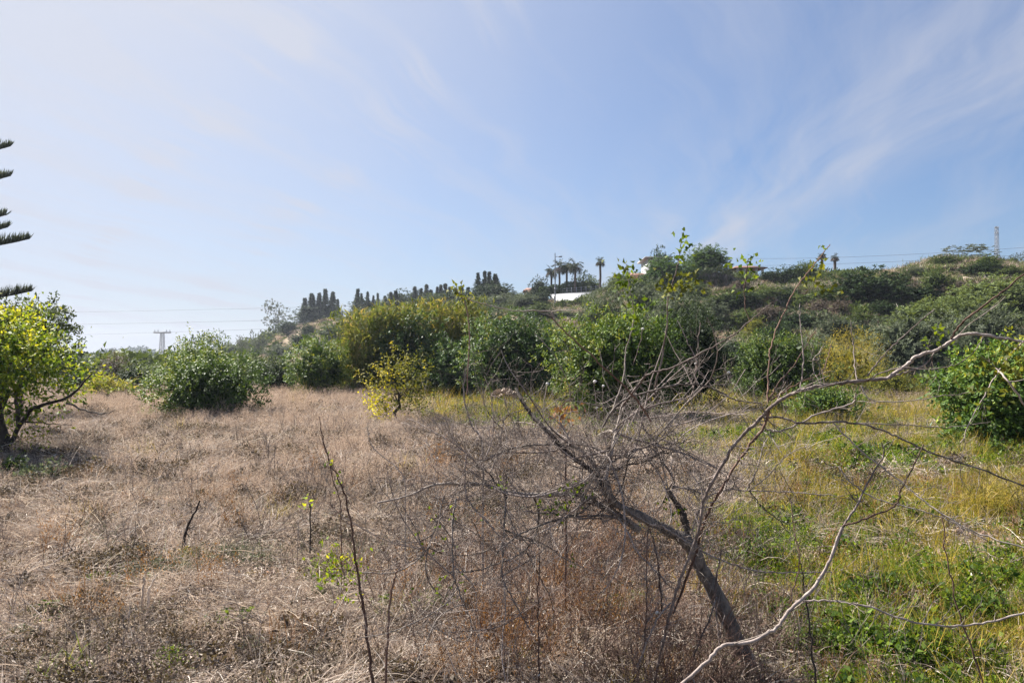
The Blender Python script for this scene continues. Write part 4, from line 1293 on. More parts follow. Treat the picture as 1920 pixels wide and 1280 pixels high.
# norfolk island pine just outside the left edge, tips of its boughs in view
dN = 24.0
bN = gpt(-150, dN)
root = tag(link('norfolk_pine', None, None, bN), 'tall tiered pine whose bough tips reach in at the left edge of the sky', 'tree')
a = Acc()
topz = CH + (HOR - 60) * dN / F - bN.z
a.tube([(0, 0, -.2), (0, 0, topz * .5), (0, 0, topz)], [.2, .13, .02], 9)
link('trunk', a.mesh('trunk', M['bark'], True), root)
tiers = [(545, 70), (447, 64), (425, 22), (402, 18), (328, 26), (272, 24), (600, 60), (215, -30), (160, -45), (110, -70)]
for py_, tipx in tiers:
    z = CH + (HOR - py_) * dN / F - bN.z
    Lb = (tipx + 138) * dN / F
    for kb in range(5):
        az = kb * 2 * math.pi / 5 + (0 if kb == 0 else rng.normal(0, .1))
        Lk = Lb * (1 if kb == 0 else .42 if kb == 1 else rng.uniform(.85, 1.0))
        f = np.linspace(0, 1, 7)
        q = np.stack([np.cos(az) * f * Lk, np.sin(az) * f * Lk, z - .45 + .18 * np.sin(f * 3.14) * 0 + .50 * f ** 2 - .12 * f], 1)
        q[:, 2] += z - q[-1, 2]
        a = Acc(); a.tube(q, np.linspace(.035, .012, 7), 5, .2)
        m = 260
        ff = 1 - .5 * rng.random(m) ** 1.1
        bp = np.stack([np.interp(ff * 6, np.arange(7), q[:, k]) for k in range(3)], 1)
        out_ = np.array((np.cos(az), np.sin(az), 0)); sdv = np.array((-np.sin(az), np.cos(az), 0))
        sgn = rng.choice([-1, 1], m)[:, None]
        d_ = out_ * .55 + sdv * sgn * rng.uniform(0, .7, m)[:, None] + np.array((0, 0, 1.0)) * rng.uniform(.5, 1.7, m)[:, None]
        lf = rng.uniform(.22, .46, m) * (1.1 - .55 * np.abs(ff - .75) / .3).clip(.4, 1)
        a.ribbons(bp, d_, lf, .045, -.6, 3, rng.random(m) * .8)
        link('bough', a.mesh('bough', M['conifer_pale']), root)

# ------------------------------------------------------------------ buildings and built things on the crest
def house(name, label, x0, x1, eave, base, dist, wall, roof, roof_h, win=(), cat='house', flat=False, over=.35, dep=7.0, rot=0.0, pillars=0):
    b0 = gpt((x0 + x1) / 2, dist + 1)
    s_ = dist / F
    W_ = (x1 - x0) * s_
    z1 = CH + (HOR - eave) * s_; z0 = min(CH + (HOR - base) * s_, b0.z)
    root = tag(link(name, None, None, (b0.x, dist + dep / 2, z0)), label, cat)
    root.rotation_euler = (0, 0, rot)
    H = z1 - z0
    a = Acc()
    if pillars:
        a.box((0, dep * .22, H / 2), (W_ * .8, dep * .5, H - .02))
        link('wall', a.mesh('wall', M[wall]), root)
        for k in range(pillars):
            a = Acc(); xx = -W_ / 2 + .3 + (W_ - .6) * k / (pillars - 1)
            a.box((xx, -dep / 2 + .3, H / 2), (.34, .34, H - .02)); link('pillar', a.mesh('pillar', M['cream_wall']), root)
    else:
        a.box((0, 0, H / 2), (W_, dep, H))
        link('wall', a.mesh('wall', M[wall]), root)
    a = Acc()
    if flat:
        a.box((0, 0, H + .14), (W_ + over * 2, dep + over * 2, .26))
    else:
        w2, d2, rh = W_ / 2 + over, dep / 2 + over, roof_h
        V = [(-w2, -d2, H), (w2, -d2, H), (w2, d2, H), (-w2, d2, H), (-w2 * .55, 0, H + rh), (w2 * .55, 0, H + rh),
             (-w2, -d2, H - .12), (w2, -d2, H - .12), (w2, d2, H - .12), (-w2, d2, H - .12)]
        a.add(V, [(0, 1, 5, 4), (2, 3, 4, 5), (1, 2, 5, 5), (3, 0, 4, 4), (6, 7, 1, 0), (7, 8, 2, 1), (8, 9, 3, 2), (9, 6, 0, 3)])
    rf = link('roof', a.mesh('roof', M[roof]), root)
    for (fx, fz, ww, wh) in win:
        yq = -dep / 2 if not pillars else -dep * .03
        a = Acc(); a.box((fx * W_ / 2, yq, fz * H), (ww + .16, .08, wh + .16)); wf = link('window', a.mesh('window', M['cream_wall']), root)
        a = Acc(); a.box((fx * W_ / 2, yq - .05, fz * H), (ww, .04, wh)); link('pane', a.mesh('pane', M['glass']), wf)
    return root


house('house', 'small tan house with clay roof half hidden by bushes on the ridge', 984, 1008, 544, 560, 148, 'tan_wall', 'roof_tile', .7, [(-.5, .55, .5, .7), (.4, .55, .5, .7)], dep=5)
house('house', 'terracotta house left of the umbrella pines', 1178, 1216, 516, 545, 123, 'terra_wall', 'roof_tile', .8, [(-.4, .62, .6, .7), (.35, .62, .6, .7)])
house('house', 'white flat-roofed house showing above the terracotta one', 1214, 1252, 484, 530, 127, 'white_wall', 'roof_grey', .3, [(-.55, .84, .5, .6), (.0, .84, .7, .6)], flat=True, over=.6)
house('house', 'low house with pillared terrace and clay roof right of the big umbrella pine', 1378, 1432, 501, 530, 118, 'cream_wall', 'roof_tile', .6, [(-.3, .6, .8, .9), (.3, .6, .8, .9)], pillars=5, dep=6)
house('cabin', 'small dark cabin box on the crest beside the lattice pylon', 1882, 1900, 489, 503, 101, 'dark_metal', 'dark_metal', .1, [(-.3, .6, .3, .3)], cat='cabin', flat=True, over=.05, dep=1.6)
# long white retaining wall
wA, wB = gpt(1034, 139.5), gpt(1124, 133)
za, zb2 = CH + (HOR - 572) * 139.5 / F, CH + (HOR - 569) * 133 / F
zta, ztb = CH + (HOR - 553) * 139.5 / F, CH + (HOR - 547) * 133 / F
root = tag(link('retaining_wall', None, None, (wA.x, wA.y, za - 1.2)), 'long whitewashed retaining wall below the palms on the ridge', 'wall')
dv = Vector((wB.x - wA.x, wB.y - wA.y, 0)); nrm_ = Vector((-dv.y, dv.x, 0)).normalized() * .35
a = Acc()
h0, h1 = zta - za + 1.2, ztb - zb2 + 1.2 + (zb2 - za)
V = []
for q, z in ((Vector((0, 0, 0)), h0), (dv, h1)):
    for o_, zz_ in ((-nrm_, 0), (nrm_, 0), (nrm_, z), (-nrm_, z)):
        V.append((q.x + o_.x, q.y + o_.y, zz_))
a.add(V, [(0, 4, 7, 3), (3, 7, 6, 2), (1, 2, 6, 5), (0, 3, 2, 1), (4, 5, 6, 7)])
link('wall', a.mesh('wall', M['white_wall']), root)
ang = math.atan2(dv.y, dv.x)
a = Acc()
for k in range(2):
    a.box((dv.x * .5, dv.y * .5, 0), (.1, .1, .1))
a = Acc(); q = dv * .075; a.box((q.x - nrm_.x, q.y - nrm_.y, 1.2 + .8), (.9, .12, 1.5), ang)
link('door', a.mesh('door', M['dark_metal']), root)
a = Acc(); q = dv * .5; a.box((q.x, q.y, (h0 + h1) / 2 + .06), (dv.length + .2, .9, .08), ang)
for i in range(len(a.V)):
    tt = (a.V[i][:, 0] * dv.x + a.V[i][:, 1] * dv.y) / dv.length ** 2
    a.V[i][:, 2] += (tt - .5) * (h1 - h0)
link('coping', a.mesh('coping', M['white_wall']), root)
# rail fence behind the wall
root = tag(link('fence', None, None, (wA.x + .4, wA.y + 1.0, za)), 'thin dark post fence on top of the white wall', 'fence')
hh = h0 - 1.2
for k in range(11):
    q = dv * (k / 10)
    a = Acc(); zq = hh + (h1 - h0) * k / 10
    a.box((q.x, q.y, zq + .5), (.10, .10, 1.6), ang); link('post', a.mesh('post', M['steel']), root)
for rr_ in (.35, .75, 1.15):
    a = Acc(); a.tube([(0, 0, hh + rr_), (dv.x, dv.y, hh + rr_ + h1 - h0)], [.03, .03], 4); link('rail', a.mesh('rail', M['steel']), root)

# street lamp with a long arm
lb_ = gpt(1041, 132)
tz = CH + (HOR - 474) * 132 / F - lb_.z
root = tag(link('street_lamp', None, None, lb_), 'tall grey street lamp with a short arm beside the palm group', 'street lamp')
a = Acc(); a.tube([(0, 0, -.2), (0, 0, tz * .5), (0, 0, tz)], [.14, .11, .07], 8); link('pole', a.mesh('pole', M['steel'], True), root)
a = Acc(); a.tube([(0, 0, tz - .75), (.35, 0, tz - .62), (.7, 0, tz - .6)], [.05, .05, .04], 6); link('arm', a.mesh('arm', M['steel'], True), root)
a = Acc(); a.box((.95, 0, tz - .60), (.65, .3, .14)); a.box((.95, 0, tz - .70), (.5, .22, .08)); link('lamp_head', a.mesh('lamp_head', M['steel']), root)
a = Acc(); a.box((0, 0, tz * .32), (.3, .3, .5)); link('junction_box', a.mesh('junction_box', M['steel']), root)

# lattice pylon on the crest, right
def lattice(root, H, w0, w1, mat, nseg=9, rad=.035):
    a = Acc()
    for sx in (-1, 1):
        for sy in (-1, 1):
            a.tube([(sx * w0, sy * w0, -.2), (sx * w1, sy * w1, H)], [rad, rad], 4)
    link('leg', a.mesh('leg', mat), root)
    a = Acc()
    for k in range(nseg):
        z0, z1 = H * k / nseg, H * (k + 1) / nseg
        r0, r1 = w0 + (w1 - w0) * k / nseg, w0 + (w1 - w0) * (k + 1) / nseg
        for (ax_, ay_), (bx_, by_) in (((-1, -1), (1, -1)), ((1, -1), (1, 1)), ((1, 1), (-1, 1)), ((-1, 1), (-1, -1))):
            a.tube([(ax_ * r0, ay_ * r0, z0), (bx_ * r1, by_ * r1, z1)], [rad * .6] * 2, 3)
            a.tube([(bx_ * r0, by_ * r0, z0), (ax_ * r1, ay_ * r1, z1)], [rad * .6] * 2, 3)
            a.tube([(ax_ * r1, ay_ * r1, z1), (bx_ * r1, by_ * r1, z1)], [rad * .6] * 2, 3)
    link('bracing', a.mesh('bracing', mat), root)


pb = gpt(1872, 112)
root = tag(link('lattice_pylon', None, None, pb), 'slim lattice pylon on the crest near the right edge', 'pylon')
Hp = CH + (HOR - 424) * 112 / F - pb.z
lattice(root, Hp, .26, .16, M['steel'], 12, .03)
for k, zf in enumerate((.98, .86)):
    a = Acc(); a.box((0, 0, Hp * zf), (.62, .1, .1)); link('crossarm', a.mesh('crossarm', M['steel']), root)
# far T-shaped pylon, left
dP = 420
pb2 = gpt(304, dP)
root = tag(link('power_pylon', None, None, pb2), 'far T-shaped power pylon above the hazy woods', 'pylon')
Hq = CH + (HOR - 622) * dP / F - pb2.z
lattice(root, Hq, 1.4, .7, M['steel'], 8, .16)
a = Acc(); s_ = dP / F
a.box((0, 0, Hq - .4), (32 * s_, .9, .9)); link('crossarm', a.mesh('crossarm', M['steel']), root)
for k in (-14, -8, 8, 14):
    a = Acc(); a.tube([(k * s_, 0, Hq), (k * s_, 0, Hq + 1.1)], [.22, .22], 6); link('insulator', a.mesh('insulator', M['steel']), root)


def wire(label, pts, rad, group):
    q = [P(*p) for p in pts]
    b = q[0].copy()
    # sagging curve through three given points
    ts = np.linspace(0, 1, 28); A_ = np.array([tuple(v_ - b) for v_ in q])
    tm = .5
    c = [((1 - t) * (1 - 2 * t)) * A_[0] + 4 * t * (1 - t) * A_[1] + t * (2 * t - 1) * A_[2] for t in ts]
    a = Acc(); a.tube(c, [rad] * 28, 5)
    o = link('power_line', a.mesh('power_line', M['wire'], True), None, b)
    tag(o, label, 'cable', group)


wire('highest of the three power lines over the far left valley', [(-200, 590, 330), (350, 581, 320), (900, 566, 300)], .055, 'power lines in the left sky')
wire('middle of the three power lines over the far left valley', [(-200, 612, 330), (350, 604, 320), (900, 588, 300)], .055, 'power lines in the left sky')
wire('lowest of the three power lines, level with the far pylon', [(-200, 634, 360), (303, 623, 345), (900, 600, 310)], .055, 'power lines in the left sky')
wire('higher power line running behind the crest to the lattice pylon', [(1380, 484, 190), (1640, 480, 180), (2050, 455, 170)], .03, 'power lines in the right sky')
wire('lower power line running behind the crest to the lattice pylon', [(1380, 498, 190), (1640, 492, 180), (2050, 470, 170)], .03, 'power lines in the right sky')

# far woods across the valley: one mass
def far_woods():
    a = Acc()
    n = 1500
    px = rng.uniform(-500, 640, n); d = rng.uniform(430, 900, n)
    prof = np.interp(px, [-500, 150, 190, 230, 262, 300, 330, 380, 440, 640], [655, 668, 657, 652, 648, 657, 655, 652, 650, 640])
    for i in range(n):
        g = gpt(px[i], d[i])
        f = (d[i] - 430) / 470
        tp = 684 + (prof[i] - 684) * f + 4 * float(noise(px[i] / 9, f * 3, 0, 6)) 
        H = max((HOR - tp) * d[i] / F + CH - g.z, 4)
        R = rng.uniform(3, 6.5)
        m = 70
        dd = rng.normal(size=(m, 3)); dd /= np.linalg.norm(dd, axis=1)[:, None]
        p = np.array(tuple(g)) + dd * (R, R, H * .5) + (0, 0, H * .48)
        a.leaves(p, rng.normal(0, 1, (m, 3)), 2.6, 1.8, np.clip(rng.normal(.4, .2, m) + rng.normal(0, .15), 0, 1))
    o = link('far_woods', a.mesh('far_woods', M['scrub_dark']))
    tag(o, 'hazy blue woods on the far side of the valley at left', None, None, 'stuff')


far_woods()


a = Acc()
for i in range(420):
    d_ = rng.uniform(62, 380); x_ = rng.uniform(-400, 520 - (d_ < 110) * 40)
    g = gpt(x_, d_); R_ = rng.uniform(1.2, 2.4) * (1 + d_ / 400); H = rng.uniform(1.5, 3.0) * (1 + d_ / 500)
    m = 110
    dd = rng.normal(size=(m, 3)); dd /= np.linalg.norm(dd, axis=1)[:, None]; dd[:, 2] = np.abs(dd[:, 2])
    a.leaves(np.array(tuple(g)) + dd * (R_, R_, H) * rng.uniform(.6, 1, m)[:, None], rng.normal(0, 1, (m, 3)), .55 * (1 + d_ / 200), .32 * (1 + d_ / 200), np.clip(rng.normal(.4, .2, m) + rng.normal(0, .2), 0, 1))
tag(link('valley_thicket', a.mesh('valley_thicket', M['scrub_green'])), 'low green thicket across the valley floor behind the left field', None, None, 'stuff')


# low scrub and dry grass all over the hill
def hill_scatter():
    n = 60000
    px = rng.uniform(380, 2300, n)
    toe = np.interp(px, HT[:, 0], HT[:, 1]); cr = np.interp(px, HT[:, 0], HT[:, 2])
    f = rng.random(n) ** .8 * 1.12 - .12
    d = toe + (cr - toe) * f
    x = (px - 960) / F * d
    return px, x, d, f


def tiny(kind, mat):
    a = Acc()
    if kind == 'bush':
        n = 260
        dd = rng.normal(size=(n, 3)); dd /= np.linalg.norm(dd, axis=1)[:, None]; dd[:, 2] = np.abs(dd[:, 2])
        p = dd * rng.uniform(.5, 1, n)[:, None] * (.75, .75, .62) * (1 + .25 * noise(dd[:, 0] * 2, dd[:, 1] * 2, dd[:, 2] * 2, random.randint(0, 99)))[:, None]
        a.leaves(p, rng.normal(0, .7, (n, 3)) + dd + (0, 0, .3), rng.uniform(.14, .26, n), .09)
    else:
        n = 90
        p = np.stack([rng.normal(0, .45, n), rng.normal(0, .45, n), np.zeros(n)], 1)
        a.ribbons(p, rng.normal(0, .4, (n, 3)) * (1, 1, 0) + (0, 0, 1), rng.uniform(.25, .6, n), .05, rng.uniform(.2, 1.2, n), 2)
    return a.mesh('tuft', mat)


def coll_of(name, lst):
    c = bpy.data.collections.new(name)
    for me in lst: c.objects.link(bpy.data.objects.new('tuft', me))
    return c, len(lst)


px_, hx, hd, hf = hill_scatter()
msk = fbm(hx / 16, hd / 9, 101, 4) + .10 - .35 * blob(px_, hf, 1780, .85, 110, .25) - .5 * blob(px_, hf, 560, .6, 50, .6)
hzv = gz(hx, hd)
cb, nb = coll_of('scrub_variants', [tiny('bush', M[k]) for k in ('scrub_dark', 'scrub_green', 'scrub_green', 'olive', 'olive', 'scrub_light', 'scrub_brown', 'scrub_dark')])
kk = np.nonzero((rng.random(len(hx)) < np.clip(msk * 1.7 - .05, 0, 1) * .14))[0]
scatter('hillside_scrub', 'low mixed green scrub covering the hillside terraces', cb, nb, np.stack([hx[kk], hd[kk], hzv[kk] - .05], 1), rng.uniform(.5, 1.9, len(kk)) ** 1.3, rng.random(len(kk)) * 6.28, .1)
cb, nb = coll_of('hillgrass_variants', [tiny('grass', M[k]) for k in ('straw', 'straw_pink', 'scrub_light', 'scrub_brown', 'scrub_light')])
kk = np.nonzero((rng.random(len(hx)) < .38))[0]
scatter('hillside_grass', 'dry buff grass on the terraces and banks of the hill', cb, nb, np.stack([hx[kk], hd[kk], hzv[kk] - .03], 1), rng.uniform(.6, 1.3, len(kk)), rng.random(len(kk)) * 6.28, .2)
# rocks on the bank near the right crest and on the pinkish bank at left
stone = plain_mat('bank_stone', (.30, .235, .19), .9, .3, 2)
def rock():
    a = Acc()
    k = 9; pts = [(0, 0, z) for z in (-.3, -.1, .25, .5)]
    a.tube(pts, np.array((.5, 1, .85, .15)) * rng.uniform(.7, 1.2, 4), k)
    a.V[0] += rng.normal(0, .12, a.V[0].shape)
    return a.mesh('rock', stone)
cb, nb = coll_of('rock_variants', [rock() for _ in range(5)])
kk = np.nonzero(rng.random(len(hx)) < .10 * (blob(px_, hf, 1760, .85, 110, .18) + .7 * blob(px_, hf, 560, .6, 50, .4) + .04))[0]
scatter('bank_stones', 'stones and crumbled rock on the bare banks of the hill', cb, nb, np.stack([hx[kk], hd[kk], hzv[kk]], 1), rng.uniform(.15, .6, len(kk)), rng.random(len(kk)) * 6.28, .4)

exec_marker = 'foreground'
# ------------------------------------------------------------------ the bare fruit tree in the foreground
trunk_base = P(1425, 1300, 5.0)
gb = Vector((trunk_base.x, 5.0, float(gz(trunk_base.x, 5.0))))
bt = tag(link('bare_tree', None, None, gb), 'leaning, nearly leafless fruit tree with a tangle of branches in the right foreground', 'tree')


def spline(pts, per=7, jit=.0025):
    """smooth curve through world points (Catmull-Rom)"""
    q = np.array([tuple(p) for p in pts], float)
    if len(q) == 2: q = np.stack([q[0], (q[0] * 2 + q[1]) / 3, (q[0] + q[1] * 2) / 3, q[1]])
    e = np.concatenate([[2 * q[0] - q[1]], q, [2 * q[-1] - q[-2]]])
    o = []
    for i in range(1, len(e) - 2):
        for k in range(per):
            t = k / per
            a_, b_, c_, d_ = e[i - 1], e[i], e[i + 1], e[i + 2]
            o.append(.5 * ((2 * b_) + (-a_ + c_) * t + (2 * a_ - 5 * b_ + 4 * c_ - d_) * t * t + (-a_ + 3 * b_ - 3 * c_ + d_) * t ** 3))
    o.append(q[-1])
    o = np.array(o)
    L = np.linalg.norm(o[-1] - o[0])
    o[1:-1] += rng.normal(0, jit, o[1:-1].shape)
    return o


def limb(px, d0, d1, w0, w1, name='branch', mat='bark', k=6, parent=None, twig=1.0, curl=0.0):
    """traced branch: px list of photo pixels, depth d0..d1 (m), width w0..w1 (photo px)"""
    n = len(px)
    pts = [P(x, y, d0 + (d1 - d0) * (i / max(1, n - 1)) + curl * math.sin(math.pi * i / max(1, n - 1))) for i, (x, y) in enumerate(px)]
    q = spline([p - gb for p in pts])
    m = len(q)
    dd = np.linspace(d0, d1, m)
    rad = np.linspace(w0, w1, m) / 2 * dd / F * (.78 if w0 < 20 else 1)
    rad = rad * (1 + .10 * noise(np.arange(m) * .9, w0, 0, 44))
    a = Acc(); a.tube(q, np.maximum(rad, .0012), k)
    if w0 > 16:
        v_ = a.V[0]; c_ = np.repeat(q, k, axis=0)
        a.V[0] = c_ + (v_ - c_) * (1 + .22 * noise(v_[:, 0] * 14, v_[:, 1] * 14, v_[:, 2] * 5, 9) + .10 * noise(v_[:, 0] * 40, v_[:, 1] * 40, v_[:, 2] * 12, 8))[:, None]
    link(name, a.mesh(name, M[mat], True), bt)
    LIMBS.append((q, rad, twig, mat))
    return q


LIMBS = []
